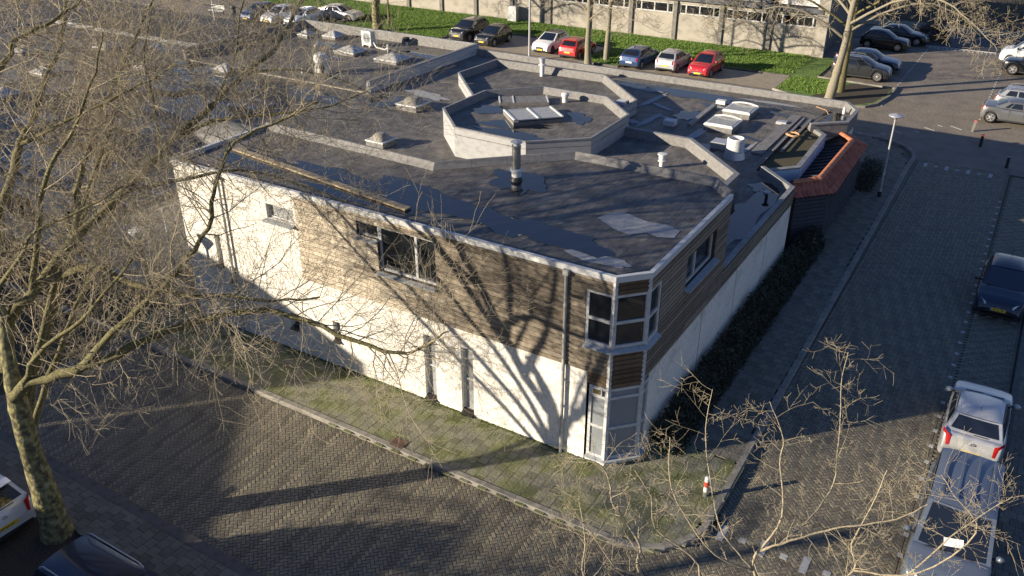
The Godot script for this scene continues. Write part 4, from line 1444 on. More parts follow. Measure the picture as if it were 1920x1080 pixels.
func make_shade_houses() -> void:
	# houses across the road, outside the picture, whose roofs shade the left side
	var us := Vector2(0.719, 0.695)
	var ss := Vector2(0.695, -0.719)
	var prof := [[[-24.3, 0.0], [-24.3, 8.55], [-27.6, 9.35], [-40.0, 9.6], [-45.5, 10.8], [-51.0, 10.8], [-51.5, 0.0]], [[-8.0, 0.0], [-8.0, 6.3], [-24.2, 6.95], [-24.2, 0.0]]]
	var lab := ["tall brick house across the road facing the white corner building", "lower brick house next to the tall one across the road"]
	for h in 2:
		var mid: Vector2 = ss * -32.0 + us * (prof[h][0][0] + prof[h][-1][0]) * 0.5
		var B := thing("brick_house", lab[h], "house", V(mid.x, 0, mid.y))
		var f := []
		var r := []
		for q in prof[h]:
			var a: Vector2 = us * q[0] + ss * -28.0
			var b: Vector2 = us * q[0] + ss * -37.0
			f.append(V(a.x, q[1], a.y))
			r.append(V(b.x, q[1], b.y))
		var wall := MB.new()
		var roof := MB.new()
		var c := V(0, 0, 0)
		for q in f:
			c += q / f.size()
		for k in f.size() - 1:
			wall.tri(c, f[k], f[k + 1])
			wall.tri(c + (r[0] - f[0]), r[k + 1], r[k])
			var m: MB = roof if k > 0 and k < f.size() - 2 else wall
			m.quad(f[k], r[k], r[k + 1], f[k + 1])
		wall.tri(c, f[-1], f[0])
		part("wall", wall.done(), M.house_wall, B)
		part("roof", roof.done(), M.house_roof, B)


# ---------------------------------------------------------------- things on the roofs
func skylight(B: Node3D, c: Vector3, w: float, d: float, kind: int, turn := 0.0) -> void:
	var o := Node3D.new()
	o.name = "skylight"
	B.add_child(o, true)
	o.transform = rel(B, Transform3D(Basis(Vector3.UP, turn), c))
	var mb := MB.new()
	var h := 0.26 if kind != 0 else 0.17
	mb.boxt(Transform3D(Basis(), V(0, h * 0.5, 0)), V(w + 0.04, h, d + 0.04), 0.97)
	part("kerb", mb.done(), M.upstand, o, Vector3.ZERO)
	mb = MB.new()
	mb.chbox(Transform3D(Basis(), V(0, h + 0.03, 0)), V(w + 0.08, 0.06, d + 0.08), 0.012)
	part("frame", mb.done(), M.white_metal, o, Vector3.ZERO)
	mb = MB.new()
	if kind == 2:
		# a flat light whose raised rim curves up on two sides
		for s in [-1, 1]:
			var pts := []
			var rad := []
			for i in 9:
				var u := i / 8.0 - 0.5
				pts.append(V(u * w, h + 0.06 + (0.10 if s < 0 else 0.02) * (1 - 4 * u * u), s * d * 0.47))
				rad.append(0.05)
			mb.tube(pts, rad, 6)
		part("rim", mb.done(), M.white_metal, o, Vector3.ZERO)
		mb = MB.new()
	var g := []
	for i in 11:
		var row := []
		for j in 11:
			var u := i / 5.0 - 1.0
			var v := j / 5.0 - 1.0
			var y := 0.0
			if kind == 0:
				y = 0.30 * (1 - pow(maxf(absf(u), absf(v)), 1.15)) * (1 - 0.12 * (u * u + v * v) * 0.5)
			elif kind == 1:
				y = 0.30 * cos(u * PI / 2) * cos(v * PI / 2)
				y = minf(y * 1.25, 0.26)
			else:
				y = 0.015
			var fill := 0.51 if kind == 0 else 0.46
			row.append(V(u * w * fill, h + 0.062 + y, v * d * fill))
		g.append(row)
	mb.grid(g, true)
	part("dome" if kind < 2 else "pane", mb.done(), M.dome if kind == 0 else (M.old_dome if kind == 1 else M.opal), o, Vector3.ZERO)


func vent(B: Node3D, called: String, c: Vector3, prof: Array, mats: Array) -> void:
	var o := Node3D.new()
	o.name = called
	B.add_child(o, true)
	o.transform = rel(B, Transform3D(Basis(), c))
	for k in prof.size():
		var mb := MB.new()
		mb.lathe(Transform3D.IDENTITY, prof[k][1], 20)
		part(prof[k][0], mb.done(), mats[k], o, Vector3.ZERO)


func make_roof_things() -> void:
	var B: Node3D = get_node("corner_building")
	var W: Node3D = get_node("rear_wing")
	var A: Node3D = get_node("annex")
	# white pyramid rooflights
	for q in [[-34.3, -41.9, 1.7, 1.5], [-37.9, -42.15, 1.6, 1.35], [-43.7, -44.3, 0.85, 0.85], [-41.85, -45.0, 1.15, 1.1]]:
		skylight(W, V(q[0], 3.33, q[1]), q[2], q[3], 0)
	for q in [[-34.55, -30.5, 1.8, 1.5], [-41.6, -23.0, 1.6, 1.4], [-36.2, -22.85, 1.6, 1.2], [-40.7, -30.6, 1.6, 1.3], [-41.4, -35.0, 1.3, 1.0], [-46.0, -32.9, 1.0, 1.0], [-50.0, -29.0, 1.2, 1.2], [-52.5, -35.0, 1.2, 1.2], [-47.5, -25.0, 1.4, 1.2], [-56.0, -31.5, 1.3, 1.2]]:
		skylight(A, V(q[0], 3.23, q[1]), q[2], q[3], 0)
	for q in [[-27.2, -34.65, 1.25, 1.25], [-24.9, -29.2, 0.95, 0.95]]:
		skylight(B, V(q[0], 3.29, q[1]), q[2], q[3], 1)
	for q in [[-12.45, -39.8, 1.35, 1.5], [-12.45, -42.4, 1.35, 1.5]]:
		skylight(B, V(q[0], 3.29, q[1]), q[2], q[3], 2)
	# glazed rooflights of the octagon
	var o := Node3D.new()
	o.name = "glazed_rooflight"
	B.add_child(o, true)
	o.transform = rel(B, Transform3D(Basis(Vector3.UP, 0.80), V(-19.4, 4.31, -33.5)))
	var mb := MB.new()
	mb.boxt(Transform3D(Basis(), V(0, 0.09, 0)), V(2.35, 0.18, 1.95))
	part("kerb", mb.done(), M.upstand, o, Vector3.ZERO)
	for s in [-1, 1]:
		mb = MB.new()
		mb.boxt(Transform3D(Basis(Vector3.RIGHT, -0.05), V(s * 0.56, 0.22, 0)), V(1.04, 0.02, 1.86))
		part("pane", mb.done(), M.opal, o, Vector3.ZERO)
	for x in [-1.12, 0.0, 1.12]:
		mb = MB.new()
		mb.boxt(Transform3D(Basis(Vector3.RIGHT, -0.05), V(x, 0.235, 0)), V(0.09, 0.06, 1.98))
		part("glazing_bar", mb.done(), M.white_metal, o, Vector3.ZERO)
	for z in [-0.95, 0.95]:
		mb = MB.new()
		mb.boxt(Transform3D(Basis(), V(0, 0.215 + z * 0.05, z)), V(2.3, 0.05, 0.06))
		part("glazing_bar", mb.done(), M.galv, o, Vector3.ZERO)
	o = Node3D.new()
	o.name = "glazed_rooflight"
	B.add_child(o, true)
	o.transform = rel(B, Transform3D(Basis(Vector3.UP, 0.60), V(-21.1, 4.31, -35.5)))
	mb = MB.new()
	mb.boxt(Transform3D(Basis(), V(0, 0.06, 0)), V(2.4, 0.12, 1.15))
	part("kerb", mb.done(), M.upstand, o, Vector3.ZERO)
	mb = MB.new()
	mb.boxt(Transform3D(Basis(), V(0, 0.135, 0)), V(2.34, 0.03, 1.08))
	part("pane", mb.done(), M.upstand, o, Vector3.ZERO)
	for x in [-1.16, -0.5, 1.16]:
		mb = MB.new()
		mb.boxt(Transform3D(Basis(), V(x, 0.15, 0)), V(0.06, 0.05, 1.1))
		part("glazing_bar", mb.done(), M.white_metal, o, Vector3.ZERO)
	# flues and vents
	vent(B, "flue", V(-13.58, 6.07, -22.43), [["felt_collar", [[0.22, 0.0], [0.18, 0.10], [0.16, 0.14], [0.16, 0.16]]], ["lower_pipe", [[0.16, 0.14], [0.16, 0.34], [0.22, 0.36], [0.22, 0.40], [0.14, 0.42]]], ["steel_pipe", [[0.14, 0.40], [0.14, 1.10], [0.15, 1.11], [0.15, 1.20], [0.0, 1.2]]], ["cap", [[0.10, 1.2], [0.10, 1.26], [0.19, 1.28], [0.19, 1.31], [0.0, 1.34]]]], [M.black, M.white_metal, M.metal, M.sill])
	var cap_vent := [["pipe", [[0.10, 0.0], [0.10, 0.42], [0.0, 0.42]]], ["collar", [[0.10, 0.28], [0.17, 0.29], [0.17, 0.32], [0.10, 0.33]]], ["cap", [[0.14, 0.40], [0.14, 0.56], [0.20, 0.57], [0.20, 0.60], [0.0, 0.62]]]]
	vent(B, "vent_pipe", V(-12.38, 3.74, -31.99), cap_vent, [M.white_metal, M.white_metal, M.white_metal])
	vent(B, "vent_pipe", V(-24.1, 3.62, -42.6), [["pipe", [[0.13, 0.0], [0.13, 0.80], [0.0, 0.8]]], ["collar", [[0.13, 0.62], [0.22, 0.63], [0.22, 0.67], [0.13, 0.68]]], ["cap", [[0.16, 0.78], [0.16, 0.98], [0.23, 0.99], [0.23, 1.03], [0.0, 1.06]]]], [M.white_metal, M.white_metal, M.galv])
	vent(B, "vent_pipe", V(-19.4, 4.30, -36.6), [["pipe", [[0.14, 0.0], [0.14, 0.32], [0.0, 0.32]]], ["cap", [[0.19, 0.30], [0.19, 0.42], [0.12, 0.47], [0.0, 0.48]]]], [M.white_metal, M.white_metal])
	vent(B, "mushroom_vent", V(-15.3, 3.74, -30.6), [["pipe", [[0.08, 0.0], [0.08, 0.2]]], ["cap", [[0.17, 0.18], [0.17, 0.22], [0.12, 0.27], [0.0, 0.29]]]], [M.white_metal, M.sill])
	vent(B, "mushroom_vent", V(-20.2, 3.29, -26.2), [["pipe", [[0.10, 0.0], [0.10, 0.30]]], ["cap", [[0.28, 0.28], [0.28, 0.34], [0.2, 0.40], [0.0, 0.42]]]], [M.white_metal, M.sill])
	vent(B, "mushroom_vent", V(-7.95, 3.29, -32.0), [["pipe", [[0.06, 0.0], [0.06, 0.28]]], ["cap", [[0.13, 0.26], [0.13, 0.30], [0.0, 0.33]]]], [M.black, M.sill])
	vent(B, "vent_pipe", V(-8.0, 3.29, -45.2), [["pipe", [[0.08, 0.0], [0.08, 0.28], [0.05, 0.34], [0.0, 0.35]]]], [M.white_metal])
	vent(W, "vent_pipe", V(-36.3, 3.33, -45.9), [["pipe", [[0.10, 0.0], [0.10, 0.2], [0.10, 0.35]]], ["cowl", [[0.12, 0.22], [0.20, 0.45], [0.20, 0.50], [0.0, 0.5]]]], [M.white_metal, M.black])
	vent(W, "vent_pipe", V(-35.6, 3.33, -37.0), [["pipe", [[0.09, 0.0], [0.09, 0.4], [0.15, 0.42], [0.15, 0.6], [0.0, 0.62]]]], [M.black])
	vent(W, "vent_pipe", V(-36.9, 3.33, -36.7), [["pipe", [[0.05, 0.0], [0.05, 0.3], [0.0, 0.31]]]], [M.white_metal])
	vent(W, "vent_pipe", V(-40.4, 3.33, -41.6), [["pipe", [[0.06, 0.0], [0.06, 0.35], [0.0, 0.36]]]], [M.white_metal])
	# roof fans
	vent(B, "roof_fan", V(-10.6, 3.29, -36.0), [["curb", [[0.48, 0.0], [0.40, 0.30], [0.0, 0.30]]], ["drum", [[0.36, 0.30], [0.38, 0.36], [0.38, 0.86], [0.33, 0.90], [0.30, 0.86], [0.30, 0.70], [0.0, 0.70]]]], [M.galv, M.white_metal])
	vent(W, "roof_fan", V(-36.1, 3.33, -37.5), [["curb", [[0.44, 0.0], [0.40, 0.40], [0.0, 0.40]]], ["drum", [[0.40, 0.40], [0.34, 0.46], [0.34, 0.58], [0.42, 0.66], [0.42, 0.98], [0.34, 1.12], [0.0, 1.16]]]], [M.white_metal, M.white_metal])
	# small plates, curbs and seams lying on the felt
	for q in [[-13.9, 3.30, -43.7, 0.5, 0.2, 0.35], [-14.8, 3.30, -38.9, 0.55, 0.26, 0.5], [-10.2, 3.30, -41.9, 0.5, 0.14, 0.35], [-17.9, 3.63, -39.9, 0.5, 0.16, 0.6], [-11.6, 3.30, -37.0, 0.7, 0.3, 0.7]]:
		mb = MB.new()
		mb.chbox(Transform3D(Basis(), V(q[0], q[1] + q[4] * 0.5, q[2])), V(q[3], q[4], q[5]), 0.015)
		part("roof_box", mb.done(), M.galv if q[0] > -13 else M.trim, B)
	mb = MB.new()
	mb.boxt(Transform3D(Basis(Vector3.UP, 0.03), V(-14.0, 3.35, -41.2)), V(0.22, 0.12, 4.0))
	part("cable_duct", mb.done(), M.coping[0], B)
	mb = MB.new()
	mb.boxt(Transform3D(Basis(Vector3.UP, 0.0), V(-9.9, 3.33, -40.2)), V(0.5, 0.07, 6.6))
	part("raised_seam", mb.done(), M.upstand, B)
	for x in [-9.45, -9.1]:
		mb = MB.new()
		mb.boxt(Transform3D(Basis(Vector3.UP, 0.02), V(x, 3.315, -40.6)), V(0.12, 0.04, 5.6))
		part("raised_seam", mb.done(), M.upstand, B)
	for q in [[-19.0, -35.2, 0.3], [-18.0, -38.6, 0.35], [-20.7, -38.2, 0.24]]:
		mb = MB.new()
		mb.chbox(Transform3D(Basis(Vector3.UP, 0.4), V(q[0], (4.33 if q[1] > -37.4 else 3.68), q[1])), V(0.55, 0.1, q[2]), 0.01)
	# --- loose things
	mb = MB.new()
	mb.boxt(Transform3D(Basis(), V(0, 0.05, 0)), V(8.6, 0.06, 0.24))
	var pl := part(numbered("timber_plank"), mb.done(), M.timber, self, Transform3D(Basis(Vector3.UP, -0.135), V(-19.3, 6.085, -19.2)))
	tag(pl, "long weathered timber plank lying along the edge of the upper roof", "plank")
	var ac := thing("air_conditioner", "white outdoor air conditioner unit on the rear wing roof", "air conditioner", V(-38.2, 3.34, -44.3))
	ac.rotation.y = -0.15
	mb = MB.new()
	mb.chbox(Transform3D(Basis(), V(0, 0.55, 0)), V(0.9, 0.9, 0.42), 0.02)
	part("casing", mb.done(), M.white_metal, ac, Vector3.ZERO)
	mb = MB.new()
	mb.lathe(Transform3D(Basis(Vector3.RIGHT, PI / 2), V(0.06, 0.56, 0.212)), [[0.34, 0.0], [0.34, 0.012], [0.30, 0.02], [0.0, 0.02]], 24)
	part("fan_grille", mb.done(), M.sill, ac, Vector3.ZERO)
	for k in 5:
		mb = MB.new()
		mb.lathe(Transform3D(Basis(Vector3.RIGHT, PI / 2), V(0.06, 0.56, 0.232)), [[0.05 + k * 0.055, 0.0], [0.05 + k * 0.055, 0.01], [0.066 + k * 0.055, 0.01], [0.066 + k * 0.055, 0.0]], 20)
		part("grille_ring", mb.done(), M.black, ac, Vector3.ZERO)
	for k in 9:
		mb = MB.new()
		mb.box(V(-0.456, 0.2 + k * 0.085, -0.17), V(-0.449, 0.24 + k * 0.085, 0.17))
		part("louvre", mb.done(), M.sill, ac, Vector3.ZERO)
	for s in [-0.33, 0.33]:
		mb = MB.new()
		mb.box(V(s - 0.06, 0.0, -0.26), V(s + 0.06, 0.10, 0.26))
		part("foot", mb.done(), M.galv, ac, Vector3.ZERO)
	mb = MB.new()
	mb.tube([V(0.47, 0.42, 0.0), V(0.62, 0.22, 0.05), V(0.85, 0.06, 0.1), V(1.3, 0.05, 0.15), V(1.9, 0.10, 0.3), V(2.3, 0.3, 0.4)], [0.05, 0.05, 0.05, 0.05, 0.05, 0.05], 8)
	part("insulated_hose", mb.done(), M.white_metal, ac, Vector3.ZERO)
	mb = MB.new()
	mb.tube([V(2.3, 0.0, 0.42), V(2.3, 0.5, 0.42)], [0.07, 0.07], 8)
	part("pipe_riser", mb.done(), M.white_metal, ac, Vector3.ZERO)
	var pts := []
	var rad := []
	for k in 60:
		var a := k * 0.42
		var r := 0.30 + 0.04 * sin(k * 0.7)
		pts.append(V(-9.2 + cos(a) * r, 3.38 + k * 0.0012, -40.2 + sin(a) * r * 0.8))
		rad.append(0.016)
	for q in [[-9.3, -41.0], [-9.0, -42.2], [-8.75, -43.6], [-8.6, -44.6], [-8.9, -45.3], [-9.5, -45.7]]:
		pts.append(V(q[0], 3.32, q[1]))
		rad.append(0.016)
	mb = MB.new()
	mb.tube(pts, rad, 6)
	var hose := part(numbered("garden_hose"), mb.done(), M.hose, self, Vector3.ZERO)
	tag(hose, "coiled orange hose left on the low roof near the red tiles", "hose")
	# --- rain puddles and pale grey patches on the felt
	patch("pale_patch", PackedVector2Array([Vector2(-10.0, -21.1), Vector2(-9.85, -21.6), Vector2(-9.5, -21.9), Vector2(-9.1, -21.75), Vector2(-8.6, -21.6), Vector2(-8.1, -21.7), Vector2(-7.6, -21.5), Vector2(-7.55, -20.95), Vector2(-8.0, -20.75), Vector2(-8.35, -20.9), Vector2(-8.7, -20.5), Vector2(-9.2, -20.6), Vector2(-9.6, -20.85)]), 6.083, M.pale_patch)
	for q in [[-11.9, 6.083, -19.3, 0.9, 0.45, 3, 0.2], [-9.1, 6.083, -18.75, 1.0, 0.35, 5, 0.25], [-8.3, 6.083, -18.7, 0.4, 0.25, 9, 0.0], [-19.0, 3.302, -40.0, 0.5, 0.2, 21, 0.8], [-16.2, 3.302, -41.5, 0.8, 0.18, 22, 0.5], [-15.3, 3.302, -39.8, 0.6, 0.16, 23, 0.5], [-16.6, 3.302, -38.5, 0.5, 0.22, 24, 0.7], [-28.0, 3.302, -37.0, 1.6, 0.5, 25, 0.2], [-24.5, 3.302, -27.4, 0.8, 0.3, 26, 0.5], [-17.2, 3.302, -42.6, 0.18, 1.6, 27, 0.1], [-16.0, 3.302, -39.0, 0.2, 1.3, 28, 0.1], [-11.9, 3.302, -45.2, 1.6, 0.2, 29, 0.0], [-13.2, 3.302, -38.0, 0.2, 1.8, 30, 0.05], [-10.5, 3.302, -37.2, 0.15, 1.2, 38, 0.1], [-18.4, 3.302, -44.2, 1.3, 0.3, 39, 0.0]]:
		patch("pale_patch", wobble(Vector2(q[0], q[2]), q[3], q[4], q[5], q[6]), q[1] + q[5] * 0.00008, M.pale_patch)
	var pools := []
	for q in [
		[-15.2, 6.086, -19.7, 2.2, 0.75, 31, 0.14], [-18.8, 6.086, -19.6, 2.4, 0.55, 32, 0.08], [-12.4, 6.086, -19.35, 1.2, 0.55, 33, 0.25], [-10.3, 6.086, -19.3, 1.5, 0.6, 34, 0.15], [-21.8, 6.086, -19.2, 1.6, 0.7, 35, 0.05], [-13.5, 6.086, -22.4, 1.1, 0.8, 36, 0.5], [-16.7, 6.086, -18.6, 2.5, 0.35, 37, 0.03],
		[-19.6, 4.318, -32.2, 1.6, 0.5, 41, -0.3], [-17.6, 4.318, -34.6, 0.9, 0.45, 42, 0.9], [-21.8, 4.318, -33.6, 0.7, 0.8, 43, 0.2], [-19.0, 4.318, -31.0, 1.9, 0.45, 44, 0.0],
		[-8.15, 3.304, -29.2, 0.62, 3.6, 51, 0.0], [-8.3, 3.304, -33.1, 0.55, 0.6, 52, 0.0], [-8.35, 3.304, -44.2, 0.6, 1.4, 53, 0.0],
		[-15.6, 3.304, -44.6, 2.6, 0.8, 54, 0.0], [-19.6, 3.304, -44.9, 1.8, 0.6, 55, 0.0], [-14.6, 3.304, -40.9, 0.6, 0.9, 56, 0.2], [-12.1, 3.304, -36.6, 0.6, 0.55, 57, 0.1], [-11.0, 3.304, -44.6, 1.3, 0.22, 58, 0.1], [-10.8, 3.304, -38.9, 0.8, 0.15, 59, 0.4], [-11.2, 3.304, -38.1, 0.8, 0.14, 60, 0.4], [-10.7, 3.304, -43.4, 0.7, 0.25, 61, 0.3], [-14.0, 3.304, -43.0, 0.8, 0.3, 62, 0.3],
		[-29.2, 3.304, -35.0, 1.2, 1.0, 63, 0.2], [-33.2, 3.346, -44.6, 2.0, 1.1, 64, 0.1], [-40.5, 3.346, -43.2, 1.6, 0.5, 65, 0.1], [-38.6, 3.346, -40.6, 1.2, 0.35, 66, 0.1],
		[-31.0, 3.246, -20.2, 2.56, 1.65, 71, 0.0], [-36.0, 3.246, -20.3, 3.24, 1.20, 72, 0.0], [-38.0, 3.246, -29.0, 3.51, 1.65, 73, 0.2], [-39.5, 3.246, -33.5, 2.97, 1.05, 74, 0.3], [-44.0, 3.246, -35.2, 2.43, 1.05, 75, 0.2], [-43.5, 3.246, -33.0, 2.16, 0.75, 76, 0.3], [-47.5, 3.246, -37.6, 4.32, 1.20, 77, 0.05], [-45.0, 3.246, -31.5, 1.89, 0.90, 78, 0.2], [-42.0, 3.246, -31.6, 2.29, 0.75, 79, 0.3], [-40.5, 3.246, -27.0, 2.03, 0.90, 80, 0.1], [-37.0, 3.246, -25.5, 2.16, 0.90, 81, 0.2], [-33.5, 3.246, -33.8, 2.16, 0.90, 82, 0.2]]:
		pools.append([wobble(Vector2(q[0], q[2]), q[3], q[4], q[5], q[6], 34), q[1]])
	# pools that touch run together; each is kept on its own roof
	var decks := [[6.086, poly([-24.3, -17.9, -7.9, -17.9, -7.3, -18.6, -7.3, -24.5, -8.0, -25.1, -13.0, -25.0, -16.4, -21.6, -24.3, -21.8])], [4.318, poly([-22.8, -35.2, -22.8, -31.9, -21.0, -30.2, -17.6, -30.1, -15.9, -31.7, -15.9, -35.2, -17.7, -37.0, -21.0, -37.0])],
		[3.304, poly([-30.9, -46.0, -30.9, -22.6, -16.8, -22.6, -13.5, -25.8, -9.0, -25.9, -7.9, -24.9, -7.52, -24.7, -7.52, -32.8, -9.4, -35.2, -9.4, -42.0, -7.7, -43.0, -7.7, -45.0, -8.2, -46.0])], [3.346, poly([-45.5, -46.0, -31.4, -46.0, -31.4, -36, -45.5, -36])], [3.246, poly([-63, -38.2, -46.3, -38.2, -46.3, -35.5, -31.2, -35.5, -31.2, -22.2, -28.7, -22.2, -28.7, -18.7, -63, -18.7])]]
	for d in decks:
		var mine := []
		for p in pools:
			if absf(p[1] - d[0]) < 0.001:
				mine.append(p[0])
		var i := 0
		while i < mine.size():
			var j := i + 1
			while j < mine.size():
				var m := Geometry2D.merge_polygons(mine[i], mine[j])
				if m.size() == 1:
					mine[i] = m[0]
					mine.remove_at(j)
					j = i + 1
				else:
					j += 1
			i += 1
		for p in mine:
			for q in Geometry2D.intersect_polygons(p, d[1]):
				if q.size() > 3:
					patch("puddle", q, d[0] + 0.004, M.water)
var PLANE_LIMBS := [
		[[-18.72, 3.4, -8.15, -19.2, 4.6, -9.1, -20.2, 6.0, -10.9, -21.2, 7.2, -12.6, -22.0, 8.3, -14.2], 0.120, 0.035],   # limbs leaning away over the road
		[[-18.74, 3.7, -8.2, -19.0, 5.2, -9.2, -19.8, 7.0, -11.0, -20.8, 9.0, -13.4, -21.6, 10.4, -15.0], 0.110, 0.030],
		[[-18.70, 3.1, -8.15, -19.3, 4.0, -9.3, -20.3, 5.4, -11.4, -21.2, 6.7, -13.2, -21.8, 7.6, -14.8], 0.100, 0.030],
		[[-18.92, 4.90, -8.18, -19.30, 5.89, -8.84, -19.12, 6.40, -9.40, -18.83, 7.47, -10.65, -18.46, 8.26, -11.91, -18.28, 8.97, -12.99, -17.94, 9.90, -14.59, -17.90, 10.42, -15.74, -17.82, 10.96, -16.92, -18.34, 11.84, -18.49, -18.80, 12.93, -19.96], 0.150, 0.045],   # limb reaching up over the roof
		[[-19.02, 6.63, -9.74, -18.10, 6.97, -10.12, -17.40, 7.15, -10.27, -16.17, 6.94, -10.35, -14.95, 6.90, -10.80, -14.36, 6.94, -11.06, -13.15, 6.98, -11.43, -12.16, 7.11, -11.85], 0.110, 0.020],   # middle limb
		[[-18.62, 4.40, -8.05, -18.14, 4.82, -8.34, -17.26, 5.15, -8.82, -16.13, 5.71, -9.73, -14.95, 6.27, -10.67, -13.47, 6.53, -11.61, -11.89, 6.22, -11.99, -10.59, 5.95, -12.35, -10.15, 6.05, -12.68, -9.72, 6.39, -13.16], 0.150, 0.015],   # low limb
		[[-18.27, 4.70, -8.19, -17.86, 5.58, -8.46, -16.85, 6.50, -9.13, -16.13, 7.40, -9.73, -15.70, 8.08, -10.16], 0.075, 0.020],   # fork
		[[-17.11, 5.23, -8.97, -16.20, 6.24, -9.49, -15.47, 7.05, -10.05, -14.96, 7.65, -10.48, -14.54, 8.51, -11.14, -14.64, 9.19, -11.51, -14.50, 10.11, -12.17, -13.81, 10.54, -12.99, -13.29, 10.87, -13.65], 0.090, 0.020],   # steep limb
		[[-19.54, 6.00, -8.49, -20.12, 7.29, -9.35, -20.65, 8.90, -10.57, -20.71, 9.51, -11.05, -20.90, 9.99, -11.63, -21.27, 10.43, -12.22, -21.68, 11.26, -13.16, -22.32, 12.14, -13.98, -23.29, 13.54, -15.20], 0.120, 0.045],   # leader
		[[-20.60, 9.39, -10.91, -19.75, 9.83, -11.30, -18.55, 10.47, -12.05, -17.91, 10.83, -12.53, -17.12, 11.32, -13.05], 0.060, 0.015],   # spur
		[[-20.68, 8.93, -9.77, -21.08, 10.33, -10.54, -21.00, 11.45, -11.43, -20.90, 11.72, -11.66, -20.49, 12.08, -12.40, -20.08, 12.67, -13.42], 0.100, 0.030],   # far left
		[[-19.12, 6.40, -9.40, -18.72, 8.03, -9.74, -18.58, 9.21, -10.17, -18.17, 10.12, -10.73, -18.03, 11.07, -11.41, -18.21, 12.10, -12.08], 0.080, 0.020],   # inner
		[[-18.46, 8.26, -11.91, -17.77, 8.34, -12.92, -16.77, 8.44, -14.12, -15.63, 8.03, -14.96, -14.45, 7.60, -15.41], 0.060, 0.012],   # roofward
		[[-18.21, 9.19, -13.31, -17.50, 9.60, -14.14, -16.25, 9.81, -14.77, -15.00, 9.99, -15.38, -13.97, 10.45, -16.04], 0.060, 0.012],   # roofward2
		[[-18.83, 7.47, -10.65, -20.03, 8.39, -11.82, -20.53, 9.27, -12.87, -20.98, 10.21, -13.99, -21.29, 11.21, -15.22, -21.65, 12.27, -16.46], 0.090, 0.030],   # back
		[[-17.90, 10.42, -15.74, -16.96, 10.51, -16.37, -15.56, 10.32, -16.84, -14.34, 9.88, -17.05], 0.040, 0.010],   # tip
		[[-19.66, 6.43, -8.69, -18.60, 7.62, -9.16, -18.32, 8.13, -9.38, -17.27, 8.72, -10.00, -16.51, 9.22, -10.65], 0.060, 0.015],   # left low
		[[-18.28, 8.97, -12.99, -18.51, 10.05, -13.27, -19.03, 11.09, -13.61, -19.33, 12.10, -14.32], 0.045, 0.015],   # up thin
		[[-17.94, 9.90, -14.59, -17.59, 10.95, -15.19, -17.75, 11.91, -15.70, -17.78, 12.87, -16.28], 0.040, 0.012],   # up thin2
		[[-19.51, 5.89, -8.44, -19.07, 7.63, -8.22, -18.66, 9.55, -8.34, -18.64, 11.17, -8.70], 0.120, 0.030],   # sunward
]
var SMALL_LIMBS := [
		[[-1.16, 0.00, -11.73, -1.53, 2.63, -11.55, -1.82, 4.22, -11.58], 0.075, 0.048],   # stem
		[[-1.65, 3.39, -11.43, -2.87, 3.97, -10.78, -3.75, 4.71, -10.43, -3.86, 5.34, -10.50, -4.14, 5.73, -10.45, -4.40, 6.12, -10.40, -4.50, 6.39, -10.50, -4.70, 6.74, -10.47, -5.13, 6.94, -10.20], 0.038, 0.008],   # 1
		[[-2.87, 3.97, -10.78, -4.06, 4.30, -9.99, -4.55, 4.86, -9.78, -4.63, 5.41, -9.94, -4.89, 6.20, -10.14], 0.026, 0.008],   # 2
		[[-1.82, 4.22, -11.58, -2.12, 4.79, -11.49, -2.13, 5.13, -11.57, -1.81, 5.34, -11.76, -1.34, 5.50, -12.15, -0.82, 5.69, -12.45, -0.22, 5.85, -12.78, 0.17, 6.15, -13.08], 0.034, 0.008],   # 3
		[[-2.13, 5.13, -11.57, -1.90, 5.74, -11.96, -2.14, 6.61, -12.22, -2.21, 7.01, -12.43, -2.54, 7.61, -12.47], 0.024, 0.006],   # 4
		[[-1.75, 3.97, -11.47, -1.18, 4.46, -11.85, -0.63, 4.94, -12.23, -0.77, 5.34, -12.40, -0.64, 5.88, -12.81, -0.57, 6.53, -13.14], 0.030, 0.007],   # 5
		[[-1.81, 5.34, -11.76, -1.52, 5.46, -12.54, -1.35, 5.78, -13.25, -1.44, 6.20, -13.59, -1.59, 6.76, -14.11, -1.72, 7.13, -14.40, -1.77, 7.59, -14.80], 0.019, 0.006],   # 6
		[[-2.12, 4.79, -11.49, -2.54, 5.34, -11.31, -2.81, 5.66, -11.35, -3.14, 6.39, -11.60, -3.42, 7.03, -11.97, -3.50, 7.56, -12.39], 0.019, 0.006],   # 7
		[[-1.18, 4.46, -11.85, 0.03, 4.78, -12.53, 0.62, 5.57, -13.13, 1.04, 6.03, -13.54, 1.35, 6.34, -13.79], 0.022, 0.006],   # 8
		[[-2.12, 4.79, -11.49, -2.69, 5.33, -10.94, -3.28, 6.11, -10.80, -3.60, 6.58, -10.90, -3.77, 7.20, -11.20], 0.022, 0.006],   # 9
		[[-0.63, 4.94, -12.23, 0.30, 5.20, -12.43, 0.95, 6.08, -12.85, 0.50, 6.68, -12.82, 0.23, 6.98, -12.84], 0.019, 0.006],   # 10
		[[-3.75, 4.71, -10.43, -4.13, 5.10, -10.05, -4.52, 5.72, -9.94, -4.94, 6.25, -9.75], 0.019, 0.006],   # 11
		[[-2.87, 3.97, -10.78, -2.94, 4.94, -10.95, -3.70, 5.58, -10.75, -3.88, 6.13, -10.85, -4.23, 6.53, -10.89], 0.021, 0.006],   # 12
]


# ---------------------------------------------------------------- trees, hedge, grass
func limb_points(a: Array) -> Array:
	var out := []
	for k in range(0, a.size(), 3):
		out.append(V(a[k], a[k + 1], a[k + 2]))
	return out


